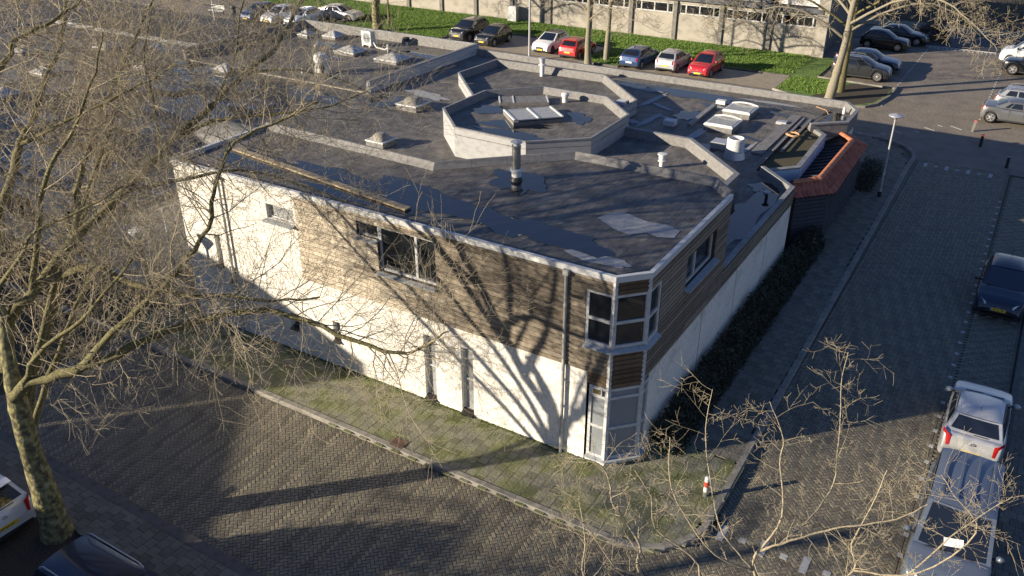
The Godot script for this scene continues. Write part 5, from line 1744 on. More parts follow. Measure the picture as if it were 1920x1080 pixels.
func smooth_line(p: Array, per: int) -> Array:
	var out := []
	for i in p.size() - 1:
		var a: Vector3 = p[maxi(i - 1, 0)]
		var b: Vector3 = p[i]
		var c: Vector3 = p[i + 1]
		var d: Vector3 = p[mini(i + 2, p.size() - 1)]
		for k in per:
			out.append(b.cubic_interpolate(c, a, d, float(k) / per))
	out.append(p[-1])
	return out


func spray(mb: MB, r: RandomNumberGenerator, p: Vector3, d: Vector3, length: float, rad: float, level: int, o: Dictionary) -> void:
	var n := 5 if level < 2 else 4
	var pts := [p]
	var rr := [rad]
	var dir := d
	var q := p
	for i in n:
		dir = (dir + V(r.randf_range(-1, 1), r.randf_range(-1, 1), r.randf_range(-1, 1)) * o.wander + Vector3.UP * o.rise * (1.0 if i > 1 else -0.2)).normalized()
		q += dir * length / n
		pts.append(q)
		rr.append(lerpf(rad, maxf(rad * 0.35, o.tip), float(i + 1) / n))
	mb.tube(pts, rr, 4 if level == 0 else 3, false)
	if level >= o.levels:
		return
	var kids: int = o.kids[level]
	for k in kids:
		var f := r.randf_range(0.2, 1.0)
		var at := f * n
		var i := mini(int(at), n - 1)
		var c: Vector3 = pts[i].lerp(pts[i + 1], at - i)
		var ax: Vector3 = (pts[i + 1] - pts[i]).normalized()
		var side := ax.cross(V(r.randf_range(-1, 1), r.randf_range(-1, 1), r.randf_range(-1, 1))).normalized()
		spray(mb, r, c, (ax * r.randf_range(0.4, 1.0) + side * r.randf_range(0.6, 1.1)).normalized(), length * r.randf_range(0.35, 0.65), maxf(rr[i] * 0.55, o.tip), level + 1, o)


func make_tree(called: String, label: String, base: Vector3, trunk: Array, trunk_r: Array, limbs: Array, sd: int, o: Dictionary, mats: Array, group := "") -> void:
	var t := thing(called, label, "tree", base, group)
	var r := RandomNumberGenerator.new()
	r.seed = sd
	var mb := MB.new()
	var tp := smooth_line(trunk, 6)
	var tr := []
	for i in tp.size():
		var f := float(i) / (tp.size() - 1) * (trunk_r.size() - 1)
		var k := mini(int(f), trunk_r.size() - 2)
		tr.append(lerpf(trunk_r[k], trunk_r[k + 1], f - k) * (1.0 + r.randf_range(-0.10, 0.10)))
	mb.tube(tp, tr, 14, true)
	part("trunk", mb.done(), mats[0], t)
	var crown := MB.new()
	for l in limbs:
		var p: Array = l[0] if l[0][0] is Vector3 else limb_points(l[0])
		var pts := smooth_line(p, 4)
		var rad := []
		for i in pts.size():
			pts[i] += V(r.randf_range(-1, 1), r.randf_range(-1, 1), r.randf_range(-1, 1)) * minf(0.04, l[1] * 0.35) * (1.0 if i > 0 else 0.0)
			rad.append(lerpf(l[1], l[2], pow(float(i) / (pts.size() - 1), 0.8)) * r.randf_range(0.92, 1.1))
		mb = MB.new()
		mb.tube(pts, rad, 9)
		part("limb", mb.done(), mats[1], t)
		var run := 0.0
		for i in pts.size() - 1:
			run += pts[i].distance_to(pts[i + 1])
		var n := int(run * o.per_metre)
		for k in n:
			var f := pow(float(k + r.randf()) / n, 0.8)
			f = lerpf(o.get("bare", 0.12), 1.0, f)
			var at := f * (pts.size() - 1)
			var i := mini(int(at), pts.size() - 2)
			var ax: Vector3 = (pts[i + 1] - pts[i]).normalized()
			var side := ax.cross(V(r.randf_range(-1, 1), r.randf_range(-1, 1), r.randf_range(-1, 1))).normalized()
			spray(crown, r, pts[i].lerp(pts[i + 1], at - i), (ax * r.randf_range(0.1, 0.9) + side).normalized(), r.randf_range(o.len[0], o.len[1]), clampf(rad[i] * 0.4, o.tip, o.thick), 0, o)
	part("crown", crown.done(), mats[2], t)


func make_vegetation() -> void:
	# the big plane tree
	make_tree("plane_tree", "large bare plane tree with green algae on its trunk beside the road", V(-18.75, 0, -8.1),
		[V(-18.75, -0.1, -8.1), V(-18.76, 1.2, -8.12), V(-18.72, 2.6, -8.1), V(-18.70, 4.0, -8.15), V(-18.8, 5.2, -8.3), V(-19.2, 6.4, -8.7)], [0.43, 0.31, 0.27, 0.24, 0.16, 0.09],
		PLANE_LIMBS, 101, {"wander": 0.27, "rise": 0.05, "tip": 0.0031, "levels": 2, "kids": [7, 5], "per_metre": 5.0, "len": [0.7, 2.7], "thick": 0.016, "bare": 0.2}, [M.bark, M.limb, M.twig])
	make_tree("young_tree", "small bare tree with pale upright twigs at the street corner", V(-1.16, 0, -11.73),
		[V(-1.16, -0.05, -11.73), V(-1.3, 1.5, -11.64), V(-1.53, 2.63, -11.55), V(-1.75, 3.6, -11.5)], [0.12, 0.10, 0.085, 0.07],
		SMALL_LIMBS, 102, {"wander": 0.16, "rise": 0.06, "tip": 0.0026, "levels": 2, "kids": [4, 3], "per_metre": 5.6, "len": [0.2, 0.8], "thick": 0.012, "bare": 0.15}, [M.limb, M.twig, M.twig])
	# trees on the lawn
	var far := {"wander": 0.22, "rise": 0.02, "tip": 0.0075, "levels": 2, "kids": [5, 3], "per_metre": 2.0, "len": [0.8, 2.2], "thick": 0.03}
	lawn_tree(V(-29.7, 0, -59.6), 0.24, 11.0, 201, "pale-barked bare tree with a straight trunk between the parked red and blue cars", far, M.pale_bark, 3.4)
	lawn_tree(V(-29.1, 0, -61.6), 0.21, 11.0, 202, "second pale bare tree just behind the straight one between the cars", far, M.pale_bark, 4.4)
	lawn_tree(V(-11.6, 0, -59.6), 0.30, 12.0, 203, "bare tree with a leaning pale trunk on the kerbed grass island", far, M.pale_bark, 4.0, 1)
	lawn_tree(V(-11.5, 0, -61.9), 0.27, 12.0, 204, "greenish bare tree with long limbs behind the leaning one on the island", far, M.limb, 4.2, 2)
	lawn_tree(V(-51.1, 0, -60.6), 0.36, 11.0, 205, "thick dark trunk of a bare tree on the lawn behind the air conditioner", far, M.bark, 5.0)
	lawn_tree(V(-51.6, 0, -62.8), 0.11, 7.0, 206, "slender young tree beside the thick trunk on the lawn", far, M.limb, 4.0)
	lawn_tree(V(-26.7, 0, 7.6), 0.34, 13.0, 207, "tall bare street tree in front of the lower brick house", far, M.bark, 4.0)
	hedge()
	grass()
	shrubs()


func lawn_tree(b: Vector3, rad: float, h: float, sd: int, label: String, o: Dictionary, bark: Material, clear: float, kind := 0) -> void:
	var r := RandomNumberGenerator.new()
	r.seed = sd
	var lean := V(r.randf_range(-0.03, 0.03), 0, r.randf_range(-0.03, 0.03))
	if kind == 1:
		lean = V(0.06, 0, 0.0)
	var tp := []
	var trr := []
	for i in 6:
		var f := i / 5.0
		tp.append(b + V(r.randf_range(-0.06, 0.06), -0.05 + f * h * 0.8, r.randf_range(-0.06, 0.06)) + lean * f * h)
		trr.append(lerpf(rad, rad * 0.35, f) * (1.25 if i == 0 else 1.0))
	var limbs := []
	var n := int(8 * (h / 11.0)) + 3
	for k in n:
		var f := lerpf(clear / h, 0.8, float(k) / n)
		var at := f / 0.8 * 5.0
		var i := mini(int(at), 4)
		var p: Vector3 = tp[i].lerp(tp[i + 1], at - i)
		var a := k * 2.4 + r.randf()
		var out := V(cos(a), 0, sin(a))
		var len := lerpf(4.2, 1.6, float(k) / n) * r.randf_range(0.8, 1.2) * h / 11.0
		if kind > 0 and k < 4:
			out = [V(-1, 0, 0.35), V(1, 0, -0.3), V(0.9, 0, 0.4), V(-0.7, 0, -0.4)][k].normalized()
			len *= 1.75
		limbs.append([[p, p + out * len * 0.35 + V(0, len * 0.22, 0), p + out * len * 0.7 + V(0, len * 0.30, 0), p + out * len + V(0, len * 0.18, 0), p + out * len * 1.25 + V(0, len * (0.02 if kind else 0.2), 0)], rad * 0.33, 0.015])
	make_tree("lawn_tree", label, b, tp, trr, limbs, sd, o, [bark, bark, M.twig], "trees on the lawn")


func leaf_mesh(l: float, w: float) -> ArrayMesh:
	var mb := MB.new()
	mb.quad(V(0, 0, 0), V(w, 0.01, l * 0.5), V(0, 0.0, l), V(0, 0.012, l * 0.5))
	mb.quad(V(0, 0, 0), V(0, 0.012, l * 0.5), V(0, 0.0, l), V(-w, 0.01, l * 0.5))
	return mb.done()


func hedge() -> void:
	var f := FastNoiseLite.new()
	f.seed = 5
	f.frequency = 0.45
	var t := thing("evergreen_hedge", "low dark evergreen hedge along the shaded side wall", "hedge", V(-6.75, 0, -27.5))
	# stems carry the leaves
	var st := MB.new()
	for k in 70:
		var z := -19.9 - k * 0.228
		st.tube([V(-6.8, 0.1, z), V(-6.75 + rng.randf_range(-0.2, 0.2), 0.7, z + rng.randf_range(-0.1, 0.1))], [0.018, 0.008], 4)
	part("stems", st.done(), M.limb, t)
	var xf := [[], []]
	for k in 21000:
		var z := rng.randf_range(-36.0, -19.3)
		var top := 1.08 + 0.30 * f.get_noise_2d(z * 1.6, 0.0)
		if z < -34.6:
			top = 0.9
		var a := rng.randf_range(-0.2, PI)
		var rr := sqrt(rng.randf_range(0.45, 1.0)) * (1.0 + 0.22 * f.get_noise_2d(z * 4.0, a * 3.0))
		var x := -6.68 + cos(a) * 0.56 * rr
		var y := 0.16 + sin(a) * top * rr * (0.9 + 0.2 * f.get_noise_2d(z * 3.0, x * 6.0))
		x = clampf(x, -7.15, -6.0)
		var b := Basis.from_euler(Vector3(rng.randf_range(-1.1, 0.6), rng.randf() * TAU, rng.randf_range(-0.7, 0.7)))
		var s := rng.randf_range(0.7, 1.3)
		xf[0 if rng.randf() < 0.8 else 1].append(Transform3D(b.scaled_local(V(s, s, s)), V(x, maxf(y, 0.12), z) - t.position))
	stuff("foliage", leaf_mesh(0.10, 0.026), M.leaf, t, xf[0])
	stuff("foliage", leaf_mesh(0.10, 0.026), M.leaf_red, t, xf[1])
	# a small patch of hedge round the tiled bay
	var t2 := thing("evergreen_hedge", "short dark hedge against the far corner of the slatted bay", "hedge", V(-6.2, 0, -45.0))
	var x2 := []
	for k in 2600:
		var p := V(rng.randf_range(-0.5, 0.5), 0, rng.randf_range(-1.6, 1.6))
		p.y = rng.randf() * 1.1 * (1.0 - pow(absf(p.z) / 1.7, 4.0))
		x2.append(Transform3D(Basis.from_euler(Vector3(rng.randf_range(-1.1, 0.6), rng.randf() * TAU, rng.randf_range(-0.7, 0.7))), p + V(0, 0.1, 0)))
	stuff("foliage", leaf_mesh(0.11, 0.03), M.leaf, t2, x2)
	# a flowering sprig at the corner of the bed
	var t3 := thing("garden_shrub", "tiny green shrub with a red flower at the hedge end by the bay", "shrub", V(-6.55, 0.1, -19.3))
	var x3 := []
	for k in 90:
		var d := V(rng.randf_range(-1, 1), rng.randf_range(0.1, 1.2), rng.randf_range(-1, 1)) * 0.22
		x3.append(Transform3D(Basis.from_euler(Vector3(rng.randf_range(-1, 0.5), rng.randf() * TAU, 0)), d))
	stuff("foliage", leaf_mesh(0.09, 0.025), plain(lin(0.10, 0.16, 0.03), 0.6), t3, x3)
	var fl := MB.new()
	fl.lathe(Transform3D(Basis(), V(0.12, 0.2, 0.05)), [[0.0, 0.0], [0.05, 0.02], [0.03, 0.06], [0.0, 0.06]], 8)
	part("flower", fl.done(), M.red, t3, Vector3.ZERO)


func grass() -> void:
	var bl := MB.new()
	for k in 5:
		var a := TAU * k / 5.0
		var c := V(cos(a) * 0.06, 0, sin(a) * 0.06)
		bl.tri(c + V(sin(a) * 0.02, 0, -cos(a) * 0.02), c - V(sin(a) * 0.02, 0, -cos(a) * 0.02), c * 1.8 + V(0, 0.11, 0))
	var m := bl.done()
	var areas := [[-58, -71.2, -15.6, -66.1, 9000], [-57.4, -66, -44.8, -60.8, 4200], [-30.6, -66, -27.8, -60.5, 500], [-27.6, -66, -15.6, -64.5, 900], [-15.4, -64.3, -12.2, -60.4, 700], [-80, -71.2, -58, -66.1, 2500]]
	var xf := [[], [], []]
	for a in areas:
		for k in a[4]:
			var s := rng.randf_range(0.6, 1.4)
			xf[rng.randi() % 3].append(Transform3D(Basis.from_euler(Vector3(rng.randf_range(-0.3, 0.3), rng.randf() * TAU, rng.randf_range(-0.3, 0.3))).scaled(V(s, s, s)), V(rng.randf_range(a[0], a[2]), 0.03, rng.randf_range(a[1], a[3]))))
	for k in 3:
		var g := stuff(numbered("grass"), m, M.blade[k], self, xf[k])
		tag(g, ["mid green grass blades on the lawn before the apartment block", "fresh light green grass blades on the lawn before the apartment block", "dark green grass blades on the lawn before the apartment block"][k], "grass")


func shrubs() -> void:
	# a bare thicket on the bank at the back
	var r := RandomNumberGenerator.new()
	r.seed = 77
	var mb := MB.new()
	var o := {"wander": 0.3, "rise": 0.05, "tip": 0.012, "levels": 1, "kids": [5], "per_metre": 3.0, "len": [1, 2], "thick": 0.03}
	for k in 420:
		spray(mb, r, V(r.randf_range(-40, 22), 0.0, r.randf_range(-99, -90.2)), V(r.randf_range(-0.4, 0.4), 1, r.randf_range(-0.4, 0.4)).normalized(), r.randf_range(1.2, 3.0), 0.03, 0, o)
	var th := part(numbered("thicket"), mb.done(), M.limb, self, Vector3.ZERO)
	th.set_meta("kind", "stuff")
	tag(th, "brown bare thicket on the bank beyond the verge", "thicket")
	var t := thing("round_bush", "dark clipped bush at the end of the parked cars by the asphalt road", "bush", V(-8.7, 0, -82.6))
	var xf := []
	for k in 1800:
		var d := V(r.randfn(), absf(r.randfn()), r.randfn()).normalized() * V(1.5, 1.5, 1.1) * (0.7 + 0.3 * r.randf())
		xf.append(Transform3D(Basis.from_euler(Vector3(r.randf() * TAU, r.randf() * TAU, 0)), d))
	stuff("foliage", leaf_mesh(0.18, 0.05), M.leaf_red, t, xf)
	# evergreen outside the picture whose round shade lies on the road
	var e := thing("holly_bush", "round evergreen holly beside the parking strip", "bush", V(-19.9, 0, -3.2))
	var st := MB.new()
	st.tube([V(0, -0.02, 0), V(0.05, 1.5, 0)], [0.12, 0.06], 8)
	part("trunk", st.done(), M.bark, e, Vector3.ZERO)
	var x2 := []
	for k in 5000:
		var d := V(r.randfn(), r.randfn(), r.randfn()).normalized() * V(1.35, 1.5, 1.35) * pow(r.randf(), 0.3)
		x2.append(Transform3D(Basis.from_euler(Vector3(r.randf() * TAU, r.randf() * TAU, 0)), d + V(0, 2.3, 0)))
	stuff("foliage", leaf_mesh(0.20, 0.07), M.evergreen, e, x2)


# ---------------------------------------------------------------- cars
# x forwards, y up, z to the car's right
func curve_at(c: Array, x: float) -> float:
	for i in c.size() - 1:
		if x <= c[i + 1][0]:
			var t := clampf((x - c[i][0]) / maxf(c[i + 1][0] - c[i][0], 1e-5), 0, 1)
			t = lerpf(t, t * t * (3 - 2 * t), 0.5)
			return lerpf(c[i][1], c[i + 1][1], t)
	return c[-1][1]


func face_point(q: Array, u: float, v: float, bulge: Vector3) -> Vector3:
	var a: Vector3 = q[0].lerp(q[1], u)
	var b: Vector3 = q[3].lerp(q[2], u)
	return a.lerp(b, v) + bulge * (1 - pow(2 * u - 1, 2)) * (0.6 + 0.4 * (1 - pow(2 * v - 1, 2)))


func face_patch(q: Array, bulge: Vector3, u0: float, u1: float, v0: float, v1: float, off: float, nu := 8, nv := 4, taper := 0.0) -> MB:
	var mb := MB.new()
	var nrm: Vector3 = (q[1] - q[0]).cross(q[3] - q[0]).normalized()
	var g := []
	for i in nu + 1:
		var row := []
		for j in nv + 1:
			var v := lerpf(v0, v1, float(j) / nv)
			var cu := (u0 + u1) * 0.5
			var u := lerpf(u0, u1, float(i) / nu)
			u = cu + (u - cu) * (1.0 - taper * float(j) / nv)
			row.append(face_point(q, u, v, bulge) + nrm * off)
		g.append(row)
	mb.grid(g)
	return mb


var wheel_meshes := {}
func wheel_mesh(style: int) -> Array:
	if wheel_meshes.has(style):
		return wheel_meshes[style]
	var ty := MB.new()
	var t := Transform3D(Basis(Vector3.RIGHT, PI / 2), Vector3.ZERO)
	ty.lathe(t, [[0.205, -0.09], [0.285, -0.095], [0.31, -0.07], [0.315, 0.0], [0.31, 0.07], [0.285, 0.095], [0.205, 0.09]], 26)
	var rim := MB.new()
	rim.lathe(t, [[0.215, 0.085], [0.20, 0.085], [0.19, 0.05], [0.0, 0.045]], 24)
	var sp := MB.new()
	var n: int = [5, 7, 9, 6][style]
	for k in n:
		var a := TAU * k / n
		var w: float = [0.075, 0.05, 0.035, 0.06][style]
		sp.boxt(Transform3D(Basis(Vector3.BACK, a), Vector3.ZERO) * Transform3D(Basis(Vector3.UP, 0.10), V(0.11, 0, 0.078)), V(0.19, w, 0.022))
	sp.lathe(t, [[0.055, 0.06], [0.055, 0.098], [0.045, 0.102], [0.0, 0.102]], 12)
	sp.lathe(t, [[0.222, 0.07], [0.222, 0.094], [0.195, 0.094], [0.19, 0.07]], 24)
	wheel_meshes[style] = [ty.done(), rim.done(), sp.done()]
	return wheel_meshes[style]


func car_paint(c: Color, metal := 0.3) -> StandardMaterial3D:
	var m := plain(c, 0.32, metal)
	m.clearcoat_enabled = true
	m.clearcoat = 0.8
	m.clearcoat_roughness = 0.06
	return m


func car(called: String, label: String, at: Vector3, turn: float, s: Dictionary) -> Node3D:
	var o := thing(called, label, s.get("cat", "car"), at, "parked cars")
	o.rotation.y = turn
	var L: float = s.l
	var W: float = s.w
	var H: float = s.h
	var hl := L * 0.5
	var paint: Material = car_paint(s.color, s.get("metal", 0.3))
	var belt: float = s.get("belt", H * 0.62)
	var nose: float = s.get("nose", belt - 0.14)     # height where the bonnet ends
	var fx: float = s.get("fw", hl - 0.78)             # front wheel
	var rx: float = s.get("rw", -hl + 0.62)
	var wr: float = s.get("wr", 0.31)
	var cowl: float = s.get("cowl", hl - 1.05)         # foot of the windscreen
	var ftop: float = s.get("ftop", cowl - 0.86)       # head of the windscreen
	var rtop: float = s.get("rtop", -hl + 0.56)
	var rfoot: float = s.get("rfoot", -hl + 0.12)      # foot of the rear window
	var deck: float = s.get("deck", belt + 0.02)       # height of the tail at its end
	var top_line := [[-hl, 0.62 * deck], [-hl + 0.05, deck - 0.10], [-hl + 0.14, deck], [rfoot + 0.15, deck + 0.01], [rfoot + 0.6, belt], [cowl - 0.2, belt], [cowl + 0.05, belt], [hl - 0.42, nose + 0.04], [hl - 0.16, nose - 0.05], [hl - 0.05, nose - 0.18], [hl, nose - 0.32]]
	# --- body shell: rings across the car
	var xs := []
	for k in 45:
		var u := k / 44.0
		xs.append(-hl + L * (u + 0.04 * sin(TAU * u) * -1.0))
	xs[0] = -hl
	xs[44] = hl
	var g := []
	for x in xs:
		var e := minf((x + hl), (hl - x))
		var tuck := 1.0
		var span := 0.62 if x > 0 else 0.46
		if e < span:
			var q: float = 1.0 - e / span
			tuck = 1.0 - (0.17 if x > 0 else 0.12) * q * q * q
		var w := W * 0.5 * tuck * (1.0 - 0.015 * pow(x / hl, 2))
		var yt := curve_at(top_line, x)
		var yb := 0.20 + 0.06 * pow(absf(x) / hl, 4)
		if e < 0.04:
			yb = 0.30
		var ya := yb
		for wx in [fx, rx]:
			var dx: float = absf(x - wx)
			var ar := wr + 0.055
			if dx < ar:
				ya = maxf(ya, wr + sqrt(ar * ar - dx * dx))
		ya = minf(ya, yt - 0.08)
		var ym := lerpf(ya, yt, 0.45)
		var crown := 0.035 if x > cowl else 0.01
		var half := [V(x, yb, 0), V(x, yb, w * 0.60), V(x, lerpf(yb, ya, 0.5) + 0.0, w * 0.72), V(x, ya, w * 0.95), V(x, ya + 0.03, w * 0.985), V(x, ym, w), V(x, lerpf(ym, yt, 0.45), w * 0.985), V(x, yt - 0.055, w * 0.955), V(x, yt - 0.012, w * 0.90), V(x, yt + crown * 0.6, w * 0.6), V(x, yt + crown, 0)]
		var ring := []
		for p in half:
			ring.append(p)
		for i in range(half.size() - 2, 0, -1):
			ring.append(V(half[i].x, half[i].y, -half[i].z))
		g.append(ring)
	var body := MB.new()
	body.grid(g, true, true)
	for i in [0, 44]:
		var c := V(xs[i], 0.5, 0)
		for j in g[i].size():
			body.tri(c, g[i][j], g[i][(j + 1) % g[i].size()]) if i == 44 else body.tri(c, g[i][(j + 1) % g[i].size()], g[i][j])
	part("body", body.done(), paint, o, Vector3.ZERO)
	# --- cabin
	var wb := W * 0.5 - 0.075
	var wt: float = s.get("roofw", W * 0.5 - 0.245)
	var yb2 := belt - 0.03
	var yt2 := H - 0.11
	var A := [V(cowl, yb2, wb), V(cowl, yb2, -wb)]       # foot of screen, right and left
	var Bq := [V(ftop, yt2, wt), V(ftop, yt2, -wt)]
	var Cq := [V(rtop, yt2 - 0.02, wt), V(rtop, yt2 - 0.02, -wt)]
	var D := [V(rfoot, deck - 0.03, wb - 0.03), V(rfoot, deck - 0.03, -wb + 0.03)]
	var front := [A[0], A[1], Bq[1], Bq[0]]
	var rear := [D[1], D[0], Cq[0], Cq[1]]
	var right := [D[0], A[0], Bq[0], Cq[0]]
	var left := [A[1], D[1], Cq[1], Bq[1]]
	var roof := [Cq[0], Bq[0], Bq[1], Cq[1]]
	var shell := MB.new()
	for f in [[front, V(0.10, 0.02, 0)], [rear, V(-0.07, 0.01, 0)], [right, V(0, 0.01, 0.045)], [left, V(0, 0.01, -0.045)]]:
		var m := face_patch(f[0], f[1], 0, 1, 0, 1, 0.0)
		shell.v.append_array(m.v)
		shell.n.append_array(m.n)
	part("cabin", shell.done(), paint, o, Vector3.ZERO)
	var rf := MB.new()
	var rg := []
	for i in 11:
		var row := []
		for j in 9:
			var u := i / 10.0
			var v := j / 8.0
			var p: Vector3 = (roof[0] as Vector3).lerp(roof[1], u).lerp((roof[3] as Vector3).lerp(roof[2], u), v)
			var su := sin(PI * clampf(u, 0.0, 1.0))
			var sv := sin(PI * v)
			p.y += 0.105 * pow(sv, 0.5) * (0.25 + 0.75 * pow(maxf(su, 0.0), 0.6)) + 0.006
			p.x += (0.07 if u > 0.95 else (-0.05 if u < 0.05 else 0.0)) * sv
			if v == 0.0 or v == 1.0:
				p.y -= 0.012
			row.append(p)
		rg.append(row)
	rf.grid(rg)
	part("roof", rf.done(), s.get("roof_mat", paint), o, Vector3.ZERO)
	# --- glass
	part("windscreen", face_patch(front, V(0.10, 0.02, 0), 0.065, 0.935, 0.06, 0.95, 0.008).done(), M.car_glass, o, Vector3.ZERO)
	if not s.get("blind_rear", false):
		part("rear_window", face_patch(rear, V(-0.07, 0.01, 0), 0.06, 0.94, 0.22, 0.93, 0.008, 8, 4, 0.05).done(), M.car_glass, o, Vector3.ZERO)
	var cuts: Array = s.get("cuts", [[0.10, 0.30], [0.33, 0.60], [0.63, 0.90]])
	for c in cuts:
		part("side_window", face_patch(right, V(0, 0.01, 0.045), c[0], c[1], 0.12, 0.88, 0.007, 5, 3).done(), M.car_glass, o, Vector3.ZERO)
		part("side_window", face_patch(left, V(0, 0.01, -0.045), 1 - c[1], 1 - c[0], 0.12, 0.88, 0.007, 5, 3).done(), M.car_glass, o, Vector3.ZERO)
	var mb := MB.new()
	# --- shut lines, handles, sills
	for sd in [-1, 1]:
		for c in s.get("doors", [0.32, 0.615, 0.93]):
			mb = MB.new()
			var x: float = lerpf(rfoot, cowl, c)
			mb.boxt(Transform3D(Basis(), V(x, belt * 0.5 + 0.20, sd * (W * 0.5 * (1.0 - 0.015 * pow(x / hl, 2)) - 0.008))), V(0.010, belt - 0.42, 0.022))
			part("door_gap", mb.done(), M.black, o, Vector3.ZERO)
		for c in [0.36, 0.66]:
			var x: float = lerpf(rfoot, cowl, c)
			mb = MB.new()
			mb.chbox(Transform3D(Basis(Vector3.RIGHT, sd * PI / 2), V(x, belt - 0.17, sd * (W * 0.5 - 0.005))), V(0.17, 0.03, 0.028), 0.008)
			part("door_handle", mb.done(), paint, o, Vector3.ZERO)
		mb = MB.new()
		mb.boxt(Transform3D(Basis(), V((fx + rx) * 0.5, 0.235, sd * (W * 0.5 - 0.035))), V(fx - rx - 0.75, 0.09, 0.06))
		part("side_skirt", mb.done(), M.rubber, o, Vector3.ZERO)
		# mirrors
		mb = MB.new()
		mb.lathe(Transform3D(Basis(Vector3.RIGHT, sd * 0.3).scaled_local(V(0.8, 1, 1.4)), V(cowl - 0.28, belt + 0.02, sd * (W * 0.5 + 0.075))), [[0.0, -0.01], [0.06, 0.0], [0.075, 0.05], [0.065, 0.10], [0.03, 0.125], [0.0, 0.13]], 10)
		var mir := part("wing_mirror", mb.done(), s.get("mirror_mat", paint), o, Vector3.ZERO)
		mb = MB.new()
		mb.boxt(Transform3D(Basis(), V(cowl - 0.27, belt + 0.03, sd * (W * 0.5 - 0.01))), V(0.06, 0.03, 0.14))
		part("mirror_stalk", mb.done(), M.rubber, mir, Vector3.ZERO)
	# --- wheels
	for q in [[fx, 1], [fx, -1], [rx, 1], [rx, -1]]:
		var wn := Node3D.new()
		wn.name = "wheel"
		o.add_child(wn, true)
		var k := wr / 0.315
		wn.transform = Transform3D(Basis(Vector3.UP, 0.0 if q[1] > 0 else PI).scaled_local(V(k, k, 1)), V(q[0], wr, q[1] * (W * 0.5 - 0.105)))
		var wm := wheel_mesh(s.get("rim", 0))
		part("tyre", wm[0], M.rubber, wn, Vector3.ZERO)
		part("rim", wm[1], M.rim_dark, wn, Vector3.ZERO)
		part("spokes", wm[2], s.get("rim_mat", M.rim), wn, Vector3.ZERO)
		mb = MB.new()
		mb.lathe(Transform3D(Basis(Vector3.RIGHT, PI / 2), V(q[0], wr, q[1] * (W * 0.5 - 0.36))), [[0.0, -0.02], [wr + 0.045, -0.02], [wr + 0.045, 0.30 if q[1] > 0 else -0.30]], 20)
		part("wheel_well", mb.done(), M.black, o, Vector3.ZERO)
	# --- face
	var lamp_y := nose - 0.15
	for sd in [-1, 1]:
		mb = MB.new()
		var hg := []
		for i in 7:
			var row := []
			for j in 5:
				var u := i / 6.0
				var v := j / 4.0 - 0.5
				var z := lerpf(W * 0.5 * 0.52, W * 0.5 * 0.93, u)
				var x := hl - 0.055 - 0.36 * u * u - 0.05 * (v + 0.5)
				var r := sin(PI * clampf(u * 0.86 + 0.12, 0, 1))
				row.append(V(x + 0.02, lamp_y + 0.07 * u + v * 0.17 * r, sd * z))
			hg.append(row)
		mb.grid(hg, sd < 0)
		part("headlight", mb.done(), M.lamp_glass, o, Vector3.ZERO)
		mb = MB.new()
		var tg := []
		var th: float = s.get("tail_h", 0.30)
		for i in 5:
			var row := []
			for j in 5:
				var u := i / 4.0
				var v := j / 4.0 - 0.5
				var z := lerpf(W * 0.5 * 0.66, W * 0.5 * 0.945, u)
				var x := -hl + 0.015 + 0.20 * u * u * u + 0.06 * (v + 0.5)
				row.append(V(x - 0.02, deck - 0.18 + 0.02 * u + v * th * (0.6 + 0.4 * u), sd * z))
			tg.append(row)
		mb.grid(tg, sd > 0)
		part("tail_light", mb.done(), M.tail_glass, o, Vector3.ZERO)
		mb = MB.new()
		mb.lathe(Transform3D(Basis(Vector3.BACK, -PI / 2), V(hl - 0.10, 0.36, sd * W * 0.36)), [[0.0, 0.0], [0.055, 0.0], [0.05, 0.04], [0.0, 0.045]], 10)
		part("fog_light", mb.done(), M.lamp_glass, o, Vector3.ZERO)
	mb = MB.new()
	mb.boxt(Transform3D(Basis(), V(hl - 0.035, nose - 0.36, 0)), V(0.10, s.get("grille_h", 0.14), W * s.get("grille_w", 0.5)))
	part("grille", mb.done(), M.black, o, Vector3.ZERO)
	for k in s.get("grille_bars", 0):
		mb = MB.new()
		mb.boxt(Transform3D(Basis(), V(hl + 0.018, nose - 0.36 - s.grille_h * 0.4 + k * s.grille_h * 0.4, 0)), V(0.02, 0.03, W * s.get("grille_w", 0.5) * 0.94))
		part("grille_bar", mb.done(), M.rim, o, Vector3.ZERO)
	mb = MB.new()
	mb.boxt(Transform3D(Basis(), V(hl - 0.05, 0.30, 0)), V(0.10, 0.10, W * 0.66))
	part("front_intake", mb.done(), M.black, o, Vector3.ZERO)
	mb = MB.new()
	mb.boxt(Transform3D(Basis(), V(-hl + 0.03, 0.31, 0)), V(0.10, 0.10, W * 0.74))
	part("rear_skirt", mb.done(), M.rubber, o, Vector3.ZERO)
	# badge: a flat oval ring
	for e in [[hl + 0.005 - 0.03, nose - 0.22, 1], [-hl - 0.0, deck - 0.13, -1]]:
		mb = MB.new()
		mb.lathe(Transform3D(Basis(Vector3.BACK, -PI / 2 * e[2]).scaled_local(V(0.75, 1, 1.2)), V(e[0], e[1], 0)), [[0.035, 0.0], [0.035, 0.02], [0.055, 0.02], [0.055, 0.0]], 14)
		part("badge", mb.done(), M.rim, o, Vector3.ZERO)
